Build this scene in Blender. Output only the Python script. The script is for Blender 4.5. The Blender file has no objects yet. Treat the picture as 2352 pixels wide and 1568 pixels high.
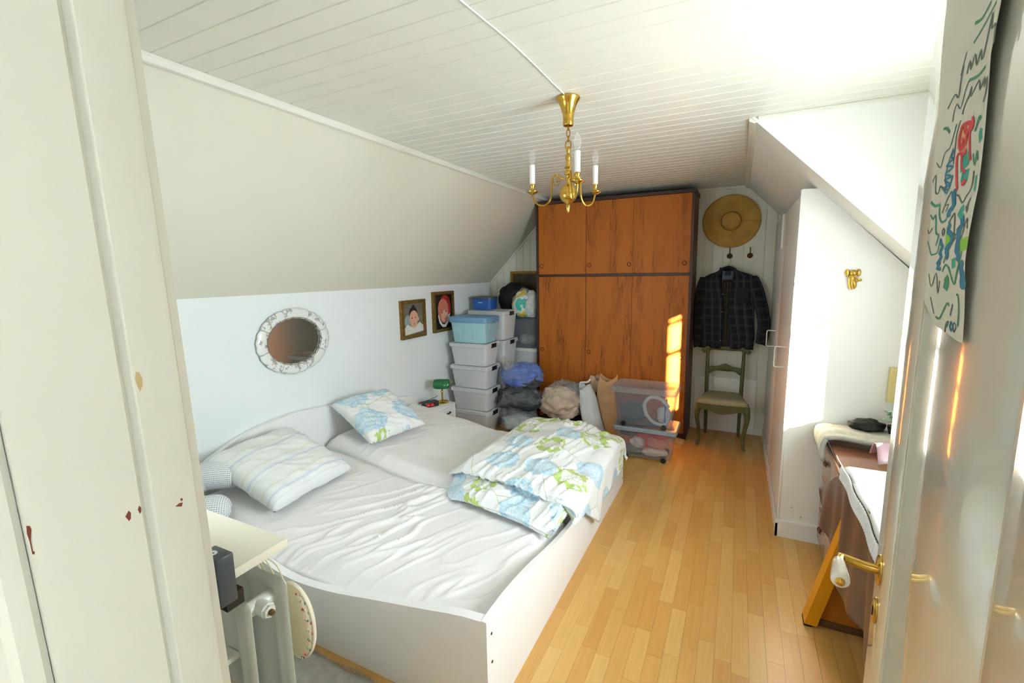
import bpy, bmesh, math, random
from math import sin, cos, pi, radians, sqrt
from mathutils import Vector, Matrix, noise
random.seed(11)
scn = bpy.context.scene
COL = scn.collection

# ------------------------------------------------------------------ camera
def camera():
    y, p, r = radians(26.38), radians(8.56), radians(-0.95)
    f = Vector((-sin(y)*cos(p), cos(y)*cos(p), -sin(p)))
    rt = Vector((cos(y), sin(y), 0)); up = rt.cross(f)
    rt2 = cos(r)*rt + sin(r)*up; up2 = -sin(r)*rt + cos(r)*up
    M = Matrix.Identity(4)
    for i in range(3):
        M[i][0], M[i][1], M[i][2] = rt2[i], up2[i], -f[i]
    M[2][3] = 1.65
    cd = bpy.data.cameras.new('camera'); cd.sensor_width = 36; cd.lens = 1050/2352*36
    cd.clip_start = 0.01
    co = bpy.data.objects.new('camera', cd); COL.objects.link(co); co.matrix_world = M
    scn.camera = co
camera()

# ------------------------------------------------------------------ light
EXPOSURE = 0.34
SKY = 21.0
SUN = 135.0
vs = scn.view_settings
vs.view_transform = 'Standard'; vs.look = 'None'; vs.gamma = 1; vs.exposure = EXPOSURE
vs.use_curve_mapping = False
wd = bpy.data.worlds.new('sky'); scn.world = wd; wd.use_nodes = True
wbg = wd.node_tree.nodes['Background']
wbg.inputs[0].default_value = (0.78, 0.90, 1.0, 1); wbg.inputs[1].default_value = SKY
sl = bpy.data.lights.new('sun', 'SUN'); sl.energy = SUN; sl.angle = radians(0.8); sl.color = (1, 0.86, 0.66)
so = bpy.data.objects.new('sun', sl); COL.objects.link(so)
so.rotation_euler = Vector((-0.512, 1.0, -0.25)).to_track_quat('-Z', 'Y').to_euler()
pl = bpy.data.lights.new('window_portal', 'AREA'); pl.shape = 'RECTANGLE'; pl.size = 1.08; pl.size_y = 0.95
pl.cycles.is_portal = True
po = bpy.data.objects.new('window_portal', pl); COL.objects.link(po)
po.location = (1.16, 1.69, 1.50)
po.rotation_euler = Vector((-1, 0, 0)).to_track_quat('-Z', 'Y').to_euler()

pl2 = bpy.data.lights.new('near_window_portal', 'AREA'); pl2.shape = 'RECTANGLE'; pl2.size = .5; pl2.size_y = .48
pl2.cycles.is_portal = True
po2 = bpy.data.objects.new('near_window_portal', pl2); COL.objects.link(po2)
po2.location = (-1.695, .455, 1.385); po2.rotation_euler = Vector((0, 1, 0)).to_track_quat('-Z', 'Y').to_euler()

# ------------------------------------------------------------------ helpers
def C(h, k=1.0):
    h = h.lstrip('#'); o = []
    for i in (0, 2, 4):
        c = int(h[i:i+2], 16)/255
        o.append((c/12.92 if c <= .04045 else ((c+.055)/1.055)**2.4)*k)
    return (o[0], o[1], o[2], 1)

class NT:
    def __init__(s, m):
        m.use_nodes = True; s.t = m.node_tree; s.N = s.t.nodes; s.L = s.t.links
        s.b = s.N.get('Principled BSDF'); s.out = s.N.get('Material Output')
    def n(s, kind, ins=None, **kw):
        d = s.N.new('ShaderNode'+kind)
        for k, v in kw.items(): setattr(d, k, v)
        if ins:
            for k, v in ins.items(): s.put(d.inputs[k], v)
        return d
    def put(s, sock, v):
        if hasattr(v, 'is_output') or isinstance(v, bpy.types.NodeSocket): s.L.new(v, sock)
        else: sock.default_value = v
    def m(s, op, a, b=0.0, c=None, clamp=False):
        d = s.N.new('ShaderNodeMath'); d.operation = op; d.use_clamp = clamp
        s.put(d.inputs[0], a); s.put(d.inputs[1], b)
        if c is not None: s.put(d.inputs[2], c)
        return d.outputs[0]
    def mix(s, f, a, b):
        d = s.N.new('ShaderNodeMix'); d.data_type = 'RGBA'
        s.put(d.inputs[0], f); s.put(d.inputs[6], a); s.put(d.inputs[7], b)
        return d.outputs[2]
    def ramp(s, f, pts):
        d = s.N.new('ShaderNodeValToRGB'); e = d.color_ramp.elements
        while len(e) < len(pts): e.new(0.5)
        for i, (p, c) in enumerate(pts): e[i].position = p; e[i].color = c if len(c) == 4 else (*c, 1)
        s.put(d.inputs[0], f); return d.outputs[0]
    def coord(s, which='Object'):
        return s.n('TexCoord').outputs[which]
    def mapping(s, v, scale=(1, 1, 1), loc=(0, 0, 0)):
        return s.n('Mapping', {'Vector': v, 'Scale': scale, 'Location': loc}).outputs[0]
    def noise(s, v, scale, detail=3, rough=.5, out='Fac'):
        return s.n('TexNoise', {'Vector': v, 'Scale': scale, 'Detail': detail, 'Roughness': rough}).outputs[out]
    def bump(s, h, strength=.2, dist=.01):
        s.L.new(s.n('Bump', {'Height': h, 'Strength': strength, 'Distance': dist}).outputs[0], s.b.inputs['Normal'])

MATS = {}
def mat(name, col, rough=.5, metal=0, var=0.06, vscale=6, bump=0, bscale=60, spec=.5, coat=0):
    if name in MATS: return MATS[name]
    m = bpy.data.materials.new(name); t = NT(m); b = t.b
    c = C(col) if isinstance(col, str) else col
    v = t.coord()
    nz = t.noise(v, vscale, 4)
    dark = tuple(x*(1-var) for x in c[:3])+(1,); lite = tuple(min(1, x*(1+var)) for x in c[:3])+(1,)
    t.L.new(t.ramp(nz, [(.3, dark), (.7, lite)]), b.inputs['Base Color'])
    b.inputs['Roughness'].default_value = rough; b.inputs['Metallic'].default_value = metal
    b.inputs['Specular IOR Level'].default_value = spec
    b.inputs['Coat Weight'].default_value = coat
    if bump: t.bump(t.noise(v, bscale, 3), bump, .004)
    MATS[name] = m; return m

def clear_mat(name, col, opacity=.4, rough=.25, gloss=.5, trl=0, crinkle=0):
    if name in MATS: return MATS[name]
    m = bpy.data.materials.new(name); t = NT(m); b = t.b
    b.inputs['Base Color'].default_value = C(col); b.inputs['Roughness'].default_value = rough
    b.inputs['Specular IOR Level'].default_value = gloss
    tr = t.n('BsdfTransparent'); mx = t.n('MixShader')
    fr = t.n('LayerWeight', {'Blend': .25}).outputs['Facing']
    fac = t.m('ADD', opacity, t.m('MULTIPLY', fr, .35), clamp=True)
    sh = b.outputs[0]
    if trl:
        tl = t.n('BsdfTranslucent', {'Color': C(col)}); m2 = t.n('MixShader', {0: trl}); t.L.new(b.outputs[0], m2.inputs[1]); t.L.new(tl.outputs[0], m2.inputs[2]); sh = m2.outputs[0]
    if crinkle:
        v = t.coord(); h = t.m('ADD', t.noise(v, 14, 4, .6), t.m('MULTIPLY', t.n('TexVoronoi', {'Vector': v, 'Scale': 22.}).outputs['Distance'], .8)); t.bump(h, crinkle, .03)
    t.L.new(fac, mx.inputs[0]); t.L.new(tr.outputs[0], mx.inputs[1]); t.L.new(sh, mx.inputs[2])
    t.L.new(mx.outputs[0], t.out.inputs[0])
    MATS[name] = m; return m

class MB:
    """collects geometry for one mesh object"""
    def __init__(s): s.bm = bmesh.new(); s.uv = None
    def box(s, x0, x1, y0, y1, z0, z1, b=0, seg=2, M=None):
        t = bmesh.new(); bmesh.ops.create_cube(t, size=1)
        for v in t.verts:
            v.co = Vector(((x0+x1)/2+v.co.x*(x1-x0), (y0+y1)/2+v.co.y*(y1-y0), (z0+z1)/2+v.co.z*(z1-z0)))
        if b > 0: bmesh.ops.bevel(t, geom=t.edges[:], offset=b, segments=seg, affect='EDGES', profile=.5)
        s.join(t, M); return s
    def join(s, t, M=None):
        if M is not None: bmesh.ops.transform(t, matrix=M, verts=t.verts[:])
        me = bpy.data.meshes.new('tmp'); t.to_mesh(me); t.free(); s.bm.from_mesh(me); bpy.data.meshes.remove(me)
    def ring_loft(s, rings, cap=True, close=False):
        vs = [[s.bm.verts.new(p) for p in r] for r in rings]; n = len(vs[0])
        R = range(len(vs)) if close else range(len(vs)-1)
        for i in R:
            a, b = vs[i], vs[(i+1) % len(vs)]
            for j in range(n):
                try: s.bm.faces.new((a[j], a[(j+1) % n], b[(j+1) % n], b[j]))
                except ValueError: pass
        if cap and not close:
            try: s.bm.faces.new(vs[0][::-1]); s.bm.faces.new(vs[-1])
            except ValueError: pass
        return s
    def tube(s, pts, r, n=8, close=False, cap=True, flat=None):
        pts = [Vector(p) for p in pts]; m = len(pts)
        rr = r if isinstance(r, (list, tuple)) else [r]*m
        rings = []; prev = None
        for i, p in enumerate(pts):
            if close: d = pts[(i+1) % m]-pts[i-1]
            else: d = pts[min(i+1, m-1)]-pts[max(i-1, 0)]
            if d.length < 1e-9: d = Vector((0, 0, 1))
            d.normalize()
            if prev is None:
                a = Vector((0, 0, 1)) if abs(d.z) < .9 else Vector((1, 0, 0))
                u = d.cross(a).normalized()
            else:
                u = (prev-d*prev.dot(d)); u = u.normalized() if u.length > 1e-6 else d.orthogonal().normalized()
            prev = u; w = d.cross(u)
            rings.append([p+(u*cos(2*pi*k/n)+w*sin(2*pi*k/n))*rr[i] for k in range(n)])
        return s.ring_loft(rings, cap, close)
    def lathe(s, prof, c=(0, 0, 0), n=24, M=None, sx=1, sy=1):
        rings = [[Vector((c[0]+max(r, 1e-4)*cos(2*pi*k/n)*sx, c[1]+max(r, 1e-4)*sin(2*pi*k/n)*sy, c[2]+z)) for k in range(n)] for r, z in prof]
        if M is not None: rings = [[M @ p for p in R] for R in rings]
        return s.ring_loft(rings)
    def cyl(s, p0, p1, r0, r1=None, n=16):
        return s.tube([p0, p1], [r0, r0 if r1 is None else r1], n)
    def sphere(s, c, r, n=16, m=10):
        c = Vector(c); r = (r, r, r) if not isinstance(r, (tuple, list)) else r
        return s.ring_loft([[c+Vector((r[0]*sin(pi*i/m)*cos(2*pi*k/n), r[1]*sin(pi*i/m)*sin(2*pi*k/n), -r[2]*cos(pi*i/m))) for k in range(n)] for i in [.02]+list(range(1, m))+[m-.02]])
    def prism(s, poly, axis, a, b):
        """poly of 2D points, extruded along axis 'x','y','z' from a to b"""
        def P(q, t): return {'x': (t, q[0], q[1]), 'y': (q[0], t, q[1]), 'z': (q[0], q[1], t)}[axis]
        v0 = [s.bm.verts.new(P(q, a)) for q in poly]; v1 = [s.bm.verts.new(P(q, b)) for q in poly]
        n = len(poly); s.bm.faces.new(v0[::-1]); s.bm.faces.new(v1)
        for i in range(n): s.bm.faces.new((v0[i], v0[(i+1) % n], v1[(i+1) % n], v1[i]))
        return s
    def grid(s, fn, nu, nv, uvfn=None):
        """fn(u,v) -> point, u,v in 0..1 ; optional uv"""
        if uvfn and s.uv is None: s.uv = s.bm.loops.layers.uv.new('UVMap')
        vs = [[s.bm.verts.new(fn(i/nu, j/nv)) for j in range(nv+1)] for i in range(nu+1)]
        for i in range(nu):
            for j in range(nv):
                f = s.bm.faces.new((vs[i][j], vs[i+1][j], vs[i+1][j+1], vs[i][j+1]))
                if uvfn:
                    for l, (a, b) in zip(f.loops, ((i, j), (i+1, j), (i+1, j+1), (i, j+1))): l[s.uv].uv = uvfn(a/nu, b/nv)
        return s
    def obj(s, name, m, parent=None, smooth=True, ang=.7, fixn=True, thick=0, sub=0):
        if fixn: bmesh.ops.recalc_face_normals(s.bm, faces=s.bm.faces[:])
        me = bpy.data.meshes.new(name); s.bm.to_mesh(me); s.bm.free()
        me.materials.append(m)
        if smooth:
            me.shade_smooth(); me.set_sharp_from_angle(angle=ang)
        o = bpy.data.objects.new(name, me); COL.objects.link(o)
        if parent: o.parent = parent
        if thick:
            d = o.modifiers.new('thickness', 'SOLIDIFY'); d.thickness = thick; d.offset = -1
        if sub:
            d = o.modifiers.new('smooth', 'SUBSURF'); d.levels = sub; d.render_levels = sub
        return o

def tag(o, label, cat, group=None):
    o['label'] = label; o['category'] = cat
    if group: o['group'] = group
    return o
def struct(o): o['kind'] = 'structure'; return o
def thing(name, label, cat, loc=(0, 0, 0), rz=0, group=None):
    o = bpy.data.objects.new(name, None); COL.objects.link(o); o.empty_display_size = .05
    o.location = loc; o.rotation_euler = (0, 0, rz)
    return tag(o, label, cat, group)
def inst(src, parent, loc=None, name=None):
    c = src.copy(); COL.objects.link(c); c.parent = parent
    if loc is not None: c.location = loc
    return c
def nz(p, s=1.0, seed=0): return noise.noise(Vector(p)*s+Vector((seed*7.3, seed*3.1, seed*1.7)))
def sst(a, b, x):
    t = max(0, min(1, (x-a)/(b-a))); return t*t*(3-2*t)
def lerp_pts(pts, x):
    for (a, b), (c, d) in zip(pts, pts[1:]):
        if x <= c: t = (x-a)/(c-a) if c != a else 0; return b+(d-b)*max(0, t)
    return pts[-1][1]
def smooth_pts(pts, k=4):
    """Catmull-Rom resample of 3D points"""
    P = [Vector(p) for p in pts]; out = []
    for i in range(len(P)-1):
        a, b, c, d = P[max(i-1, 0)], P[i], P[i+1], P[min(i+2, len(P)-1)]
        for j in range(k):
            t = j/k
            out.append(.5*((2*b)+(c-a)*t+(2*a-5*b+4*c-d)*t*t+(3*b-a-3*c+d)*t**3))
    out.append(P[-1]); return out

# ------------------------------------------------------------------ materials
wallm = mat('wall_paint', '#f1f1ea', .75, var=.015, vscale=2, bump=.06, bscale=160)
wallb = mat('wall_paint_smooth', '#eef3f2', .7, var=.015, vscale=2, bump=.05, bscale=120)
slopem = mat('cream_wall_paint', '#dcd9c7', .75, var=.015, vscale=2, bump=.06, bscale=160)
boardm = mat('white_board_paint', '#e3e2d4', .38, var=.02, vscale=5, bump=.04, bscale=40)
gloss = mat('gloss_white_paint', '#dfdfd2', .16, var=.02, vscale=4, bump=.03, bscale=18, coat=.8)
framep = mat('frame_white_paint', '#eeeee4', .38, var=.025, vscale=5, bump=.08, bscale=30)
lamin = mat('white_laminate', '#f7f6f3', .42, var=.01)
cablam = mat('cabinet_white', '#efeee8', .35, var=.012)
brass = mat('brass', '#c9a24a', .22, 1, var=.12, vscale=25)
oldbrass = mat('aged_brass', '#a8822f', .3, 1, var=.2, vscale=40)
black = mat('black_plastic', '#121213', .45)
sheetm = mat('white_sheet', '#ece9e6', .85, var=.01, bump=.05, bscale=300)
darkwood = mat('dark_wood_edge', '#3a1c12', .4, var=.2, vscale=20)
chipm = mat('red_brown_undercoat', '#7a3524', .7, var=.2, vscale=80)
chrome = mat('chrome', '#c9c9c4', .2, 1)
creamlam = mat('cream_laminate', '#e6e0cc', .35, var=.01)
darkhole = mat('dark_gap', '#1b1815', .8)

def plank_material():
    m = bpy.data.materials.new('beech_laminate'); t = NT(m)
    oi = t.n('ObjectInfo').outputs['Random']
    v = t.coord()
    vv = t.n('VectorMath', {0: v, 1: t.n('CombineXYZ', {'X': t.m('MULTIPLY', oi, 31.), 'Y': t.m('MULTIPLY', oi, 17.), 'Z': 0.}).outputs[0]}, operation='ADD').outputs[0]
    g = t.noise(t.mapping(vv, (90, 4, 1)), 1, 4, .6)
    g2 = t.noise(t.mapping(vv, (8, 1.2, 1)), 1, 2)
    base = t.ramp(oi, [(0, C('#cb9850')), (.35, C('#d1a158')), (.7, C('#d6a960')), (1, C('#ddb56f'))])
    dk = t.mix(t.m('MULTIPLY', t.m('SUBTRACT', g, .35, clamp=True), .55), base, C('#9a6c38'))
    fin = t.mix(t.m('MULTIPLY', t.m('SUBTRACT', g2, .45, clamp=True), .5), dk, C('#d4b078'))
    t.L.new(fin, t.b.inputs['Base Color']); t.b.inputs['Roughness'].default_value = .33
    t.bump(g, .03, .002)
    return m
plankm = plank_material()

def teak_material(name, base, dark, streak, rough=.33):
    m = bpy.data.materials.new(name); t = NT(m)
    oi = t.n('ObjectInfo').outputs['Random']; v = t.coord()
    off = t.n('CombineXYZ', {'X': t.m('MULTIPLY', oi, 23.), 'Y': 0., 'Z': t.m('MULTIPLY', oi, 11.)}).outputs[0]
    vv = t.n('VectorMath', {0: v, 1: off}, operation='ADD').outputs[0]
    fine = t.noise(t.mapping(vv, (140, 140, 5)), 1, 4, .65)
    wide = t.noise(t.mapping(vv, (9, 9, 1.3)), 1, 5, .65)
    knot = t.noise(t.mapping(vv, (75, 75, 7)), 1, 6, .75)
    c1 = t.mix(t.m('MULTIPLY', t.m('SUBTRACT', fine, .38, clamp=True), 1.0), C(base), C(dark))
    f2 = t.m('MULTIPLY', t.m('SUBTRACT', wide, .46, clamp=True), 6., clamp=True)
    f3 = t.m('MULTIPLY', t.m('SUBTRACT', knot, .47, clamp=True), 6., clamp=True)
    f4 = t.m('MULTIPLY', t.m('MULTIPLY', f2, f3), .8)
    c2 = t.mix(t.m('MULTIPLY', f2, .25), c1, C(dark)); c3 = t.mix(f4, c2, C(streak))
    t.L.new(c3, t.b.inputs['Base Color']); t.b.inputs['Roughness'].default_value = rough; t.b.inputs['Specular IOR Level'].default_value = .3
    t.bump(fine, .04, .002)
    return m
teak = teak_material('teak_veneer', '#b5651c', '#96500f', '#4a2006', .5)

def floral_material(name='floral_cotton'):
    m = bpy.data.materials.new(name); t = NT(m)
    uv = t.n('UVMap', uv_map='UVMap').outputs[0]
    warp = t.noise(uv, 9, 2, .5, 'Color')
    uvw = t.n('VectorMath', {0: uv, 1: t.n('VectorMath', {0: warp, 'Scale': .03}, operation='SCALE').outputs[0]}, operation='ADD').outputs[0]
    S = 3.4
    vo = t.n('TexVoronoi', {'Vector': uvw, 'Scale': S, 'Randomness': .55}, voronoi_dimensions='2D')
    d = vo.outputs['Distance']
    cell = t.n('SeparateColor', {0: vo.outputs['Color']}).outputs
    sub = t.n('TexVoronoi', {'Vector': uv, 'Scale': 34., 'Randomness': .9}, voronoi_dimensions='2D', feature='DISTANCE_TO_EDGE').outputs['Distance']
    subc = t.n('SeparateColor', {0: t.n('TexVoronoi', {'Vector': uv, 'Scale': 34., 'Randomness': .9}, voronoi_dimensions='2D').outputs['Color']}).outputs[0]
    line = t.m('LESS_THAN', sub, .05)
    rad = t.m('MULTIPLY_ADD', cell[1], .10, .34)
    dw = t.m('ADD', d, t.m('MULTIPLY', t.m('SUBTRACT', t.noise(uv, 26, 2), .5), .20))
    inside = t.m('LESS_THAN', dw, rad)
    outer = t.m('GREATER_THAN', dw, t.m('MULTIPLY', rad, .55))
    petal = t.m('MULTIPLY', t.m('MULTIPLY', outer, t.m('GREATER_THAN', subc, .42)), t.m('GREATER_THAN', sub, .03))
    isblue = t.m('GREATER_THAN', cell[0], .60)
    ink = t.m('MULTIPLY', inside, t.m('MAXIMUM', t.m('MULTIPLY', line, t.m('MULTIPLY_ADD', isblue, -.55, .7)), t.m('MULTIPLY', petal, t.m('MULTIPLY_ADD', isblue, -.25, .85))))
    col = t.mix(isblue, C('#a9c43e'), C('#9fcbe0'))
    wash = t.m('MULTIPLY', t.m('MULTIPLY', t.m('MULTIPLY', inside, isblue), t.m('GREATER_THAN', sub, .07)), .75)
    base = t.mix(wash, C('#f0f1ee'), C('#b5d8e8'))
    st = t.n('TexVoronoi', {'Vector': uvw, 'Scale': 2.0, 'Randomness': 1.}, voronoi_dimensions='2D', feature='DISTANCE_TO_EDGE').outputs['Distance']
    stem = t.m('MULTIPLY', t.m('LESS_THAN', st, .005), t.m('SUBTRACT', 1., inside))
    c = t.mix(t.m('MULTIPLY', stem, .6), base, C('#9aa86a'))
    c = t.mix(ink, c, col)
    t.L.new(c, t.b.inputs['Base Color']); t.b.inputs['Roughness'].default_value = .85
    t.bump(t.noise(uv, 400, 2), .05, .001)
    return m
floral = floral_material()

def stripes_material(name, base, rules, axis=0, rough=.85, base2=None):
    """rules: list of (period, offset, width, colour, strength) along u (0) or v (1)"""
    m = bpy.data.materials.new(name); t = NT(m)
    uv = t.n('UVMap', uv_map='UVMap').outputs[0]; sep = t.n('SeparateXYZ', {0: uv}).outputs
    c = C(base)
    for ax, per, off, wid, cl, k in rules:
        p = t.m('FRACT', t.m('ADD', t.m('DIVIDE', sep[ax], per), off))
        f = t.m('MULTIPLY', t.m('LESS_THAN', p, wid/per), k)
        c = t.mix(f, c, C(cl))
    t.L.new(c, t.b.inputs['Base Color']); t.b.inputs['Roughness'].default_value = rough
    t.bump(t.noise(uv, 500, 2), .06, .001)
    return m
stripe_pillow = stripes_material('striped_cotton', '#eceeea', [(0, .16, 0, .016, '#c6d0e8', .6), (0, .16, .30, .012, '#dfe2c2', .5), (0, .08, .5, .004, '#cfd6dc', .6)])
plaid = stripes_material('dark_plaid', '#090b0e', [(0, .085, 0, .020, '#262a33', .8), (1, .085, .3, .018, '#22262e', .7), (0, .085, .08, .006, '#4a4f5c', .6), (1, .085, .36, .005, '#3e434e', .5)])
plaid2 = stripes_material('brown_plaid', '#15110c', [(0, .05, 0, .008, '#4a3f2e', .5), (1, .07, .3, .012, '#33302a', .5), (0, .05, .5, .005, '#5c4826', .35), (1, .07, .7, .004, '#3c2a1e', .4)])
gingham = stripes_material('olive_gingham', '#b4ad90', [(0, .016, 0, .008, '#8a835f', .5), (1, .016, 0, .008, '#8a835f', .5)])

# ================================================================== SETTING
XL, XR, YB, ZC, ZK = -2.77, 0.95, 5.03, 2.43, 1.535
SLX, SRX = -1.90, 0.015            # where the slopes meet the flat ceiling
YC = 2.84                          # far cheek of the dormer
# ---- floor
fl = struct(MB().box(-2.95, 1.2, -1.6, 5.15, -.12, -.004).obj('floor', mat('floor_joint', '#6d4a26', .6), smooth=False))
PW = .0667
def plank_mesh(w, l):
    b = MB(); b.box(0, w-.0007, 0, l-.0007, -.004, 0, 0); me_o = b.obj('plank', plankm, None, smooth=False)
    me = me_o.data; bpy.data.objects.remove(me_o); return me
LENS = [.30, .36, .42, .48, .55]
PM = {l: plank_mesh(PW, l) for l in LENS}
px0 = -.815
for i in range(22):
    y = .98-random.random()*.3
    while y < YB:
        l = random.choice(LENS)
        if y+l > YB: l2 = YB-y; me = plank_mesh(PW, max(l2, .02))
        else: me = PM[l]
        o = bpy.data.objects.new('plank', me); COL.objects.link(o); o.parent = fl; o.location = (px0+i*PW, y, 0)
        y += l
b = MB()
def field(x0, x1, y0, y1):
    x = x0
    while x < x1-.001:
        y = y0-random.random()*.3; w = min(PW, x1-x)
        while y < y1:
            l = random.choice(LENS); a, c = max(y, y0), min(y+l, y1)
            if c-a > .01: b.box(x, x+w-.0007, a, c-.0007, -.004, 0)
            y += l
        x += PW
field(-2.77, px0, .62, YB); field(px0, .66, -1.5, .68); field(.652, .95, .62, YB)
pf = b.obj('plank_field', plankm, fl, smooth=False); pf['kind'] = 'stuff'

# ---- walls
struct(MB().box(XL-.14, XL, .46, YB+.1, -.1, ZK+.02).obj('wall_left', wallb, smooth=False))
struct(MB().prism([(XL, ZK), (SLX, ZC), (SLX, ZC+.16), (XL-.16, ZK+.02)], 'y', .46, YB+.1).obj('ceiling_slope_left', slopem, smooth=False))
struct(MB().prism([(SRX, ZC), (XR, 1.49), (XR+.16, 1.51), (SRX, ZC+.16)], 'y', YC+.003, YB+.1).obj('ceiling_slope_right', wallm, smooth=False))
struct(MB().prism([(SRX, ZC), (XR, 1.49), (XR+.16, 1.51), (SRX, ZC+.16)], 'y', .14, .495).obj('ceiling_slope_near', wallm, smooth=False))
b = MB().prism([(SRX+.002, ZC-.004), (XR, 1.486), (XR, ZC+.02), (SRX+.002, ZC+.02)], 'y', YC-.004, YC+.08)
struct(b.obj('wall_dormer_far', wallm, smooth=False))
b = MB().prism([(SRX+.02, ZC-.012), (XR, 1.50), (XR, ZC+.02), (SRX+.02, ZC+.02)], 'y', .42, .5)
struct(b.obj('wall_dormer_near', wallm, smooth=False))
WY0, WY1, WZ0, WZ1 = 1.217, 2.16, 1.0, 2.02
b = MB()
b.box(XR, XR+.2, .14, WY0, -.1, ZC+.1).box(XR, XR+.2, WY1, YB+.1, -.1, ZC+.1).box(XR, XR+.2, WY0, WY1, -.1, WZ0).box(XR, XR+.2, WY0, WY1, WZ1, ZC+.1)
struct(b.obj('wall_right', wallm, smooth=False))
# far wall: backing plus vertical tongue-and-groove boards
wf = struct(MB().box(XL-.1, XR+.1, YB, YB+.12, -.1, ZC+.1).obj('wall_far', mat('board_groove', '#cbc9bb', .7), smooth=False))
def roof_z(x): return min(ZC, ZK+(x-XL)*(ZC-ZK)/(SLX-XL), ZC-(x-SRX)*(ZC-1.49)/(XR-SRX))
BW = .09; x = XL
while x < .94:
    x1 = min(x+BW, .94); za, zb = roof_z(x), roof_z(x1)
    g = .0035
    b = MB().prism([(x+.0005, 0), (x1-.0005, 0), (x1-.0005, zb), (x+.0005, za)], 'y', YB-.006, YB)
    b.prism([(x+g, 0), (x1-g, 0), (x1-g, zb), (x+g, za)], 'y', YB-.011, YB-.005)
    b.obj('board', boardm, wf, smooth=False); x += BW
# near wall with the doorway and a boxed-in corner behind the radiator
b = MB().box(-1.30, -.545, .135, .255, -.1, ZC+.1).box(.30, XR+.1, .135, .255, -.1, ZC+.1).box(-.545, .30, .135, .255, 2.24, ZC+.1)
b.box(-1.30, -1.25, .25, .58, -.1, ZC+.1).box(XL-.1, -1.94, .46, .58, -.1, ZC+.1).box(-1.45, -1.25, .46, .58, -.1, ZC+.1)
b.box(-1.94, -1.45, .46, .58, -.1, 1.15).box(-1.94, -1.45, .46, .58, 1.62, ZC+.1)
struct(b.obj('wall_near', wallm, smooth=False))
# ---- hall behind the camera
b = MB().box(-1.5, -1.4, -1.6, .135, 0, ZC+.1).box(1.3, 1.4, -1.6, .135, 0, ZC+.1).box(-1.5, 1.4, -1.7, -1.6, 0, ZC+.1)
struct(b.obj('wall_hall', wallm, smooth=False))
struct(MB().box(-1.5, 1.4, -1.7, .14, ZC, ZC+.12).obj('ceiling_hall', wallm, smooth=False))
# ---- ceiling boards running across the room
ce = struct(MB().box(SLX-.2, XR+.2, .125, YB+.1, ZC+.012, ZC+.12).obj('ceiling', mat('ceiling_groove', '#cfcdc0', .7), smooth=False))
def ceil_board(x0, x1):
    P = .0930; e = .003
    b = MB().prism([(0.0004, ZC+.012), (.0004, ZC+.0019), (e*.4, ZC+.0017), (e, ZC), (P-e-.002, ZC), (P-.002, ZC+.0015), (P-.0004, ZC+.0019), (P-.0004, ZC+.012)], 'x', x0, x1)
    o = b.obj('board', boardm, ce, smooth=False); return o
short = ceil_board(SLX-.01, SRX+.03); wide = ceil_board(SLX-.01, XR)
y = .998-.093*8; k = 0
while y < YB-.01:
    src = wide if y < YC-.02 else short
    o = bpy.data.objects.new('board', src.data); COL.objects.link(o); o.parent = ce; o.location = (0, y, 0); y += .093
for o in (short, wide): bpy.data.objects.remove(o)
# edge trims of the ceiling
def trim(name, poly, axis, a, c, m=boardm): return struct(MB().prism(poly, axis, a, c).obj(name, m, smooth=False))
trim('trim_1', [(SLX-.030, ZC-.012), (SLX-.012, ZC-.032), (SLX+.004, ZC-.030), (SLX+.014, ZC-.014), (SLX+.014, ZC-.001), (SLX-.012, ZC-.001)], 'y', .26, YB-.012)
trim('trim_2', [(SRX-.012, ZC-.001), (SRX-.012, ZC-.016), (SRX+.012, ZC-.028), (SRX+.030, ZC-.026), (SRX+.022, ZC-.001)], 'y', YC+.0, YB-.012)
trim('trim_3', [(YC-.020, ZC-.001), (YC-.020, ZC-.010), (YC-.001, ZC-.016), (YC-.001, ZC-.001)], 'x', SRX+.03, XR)
trim('trim_4', [(SLX, ZC-.022), (SRX, ZC-.022), (SRX, ZC-.001), (SLX, ZC-.001)], 'y', YB-.028, YB-.012)
# sloped cover strip where the left slope meets the board wall
a, c = Vector((XL, 0, ZK)), Vector((SLX, 0, ZC)); d = (c-a).normalized(); n = Vector((d.z, 0, -d.x))
trim('trim_5', [(a.x, a.z), (c.x, c.z), (c.x+n.x*.018, c.z+n.z*.018), (a.x+n.x*.018, a.z+n.z*.018)], 'y', YB-.03, YB-.0115)
trim('baseboard_far', [(YB-.026, 0), (YB-.011, 0), (YB-.011, .07), (YB-.020, .07)], 'x', -.38, .285)
trim('baseboard_left', [(XL, 0), (XL+.014, 0), (XL+.010, .07), (XL, .07)], 'y', .62, YB-.05)

# ---- window in the dormer
w1 = struct(MB().box(XR-.03, XR+.012, WY0-.05, WY1+.05, WZ0-.03, WZ0-.002, .004).obj('window_1', framep))
b = MB(); fx0, fx1 = XR+.13, XR+.18
b.box(fx0, fx1, WY0, WY0+.035, WZ0, WZ1).box(fx0, fx1, WY1-.045, WY1, WZ0, WZ1).box(fx0, fx1, WY0, WY1, WZ0, WZ0+.05).box(fx0, fx1, WY0, WY1, WZ1-.02, WZ1)
b.obj('window_frame', framep, w1, smooth=False)
MB().box(fx0, fx1, WY0, WY1, 1.645, 1.672).obj('glazing_bar', framep, w1, smooth=False)
MB().box(fx0, fx1, WY0, WY1, 1.945, 1.965).obj('glazing_bar', framep, w1, smooth=False)
glassm = clear_mat('window_glass', '#ffffff', .0, .02, .5)
for za, zb in ((WZ0+.05, 1.645), (1.672, 1.945)):
    MB().box(XR+.153, XR+.156, WY0+.034, WY1-.044, za, zb).obj('pane', glassm, w1, smooth=False)

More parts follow.
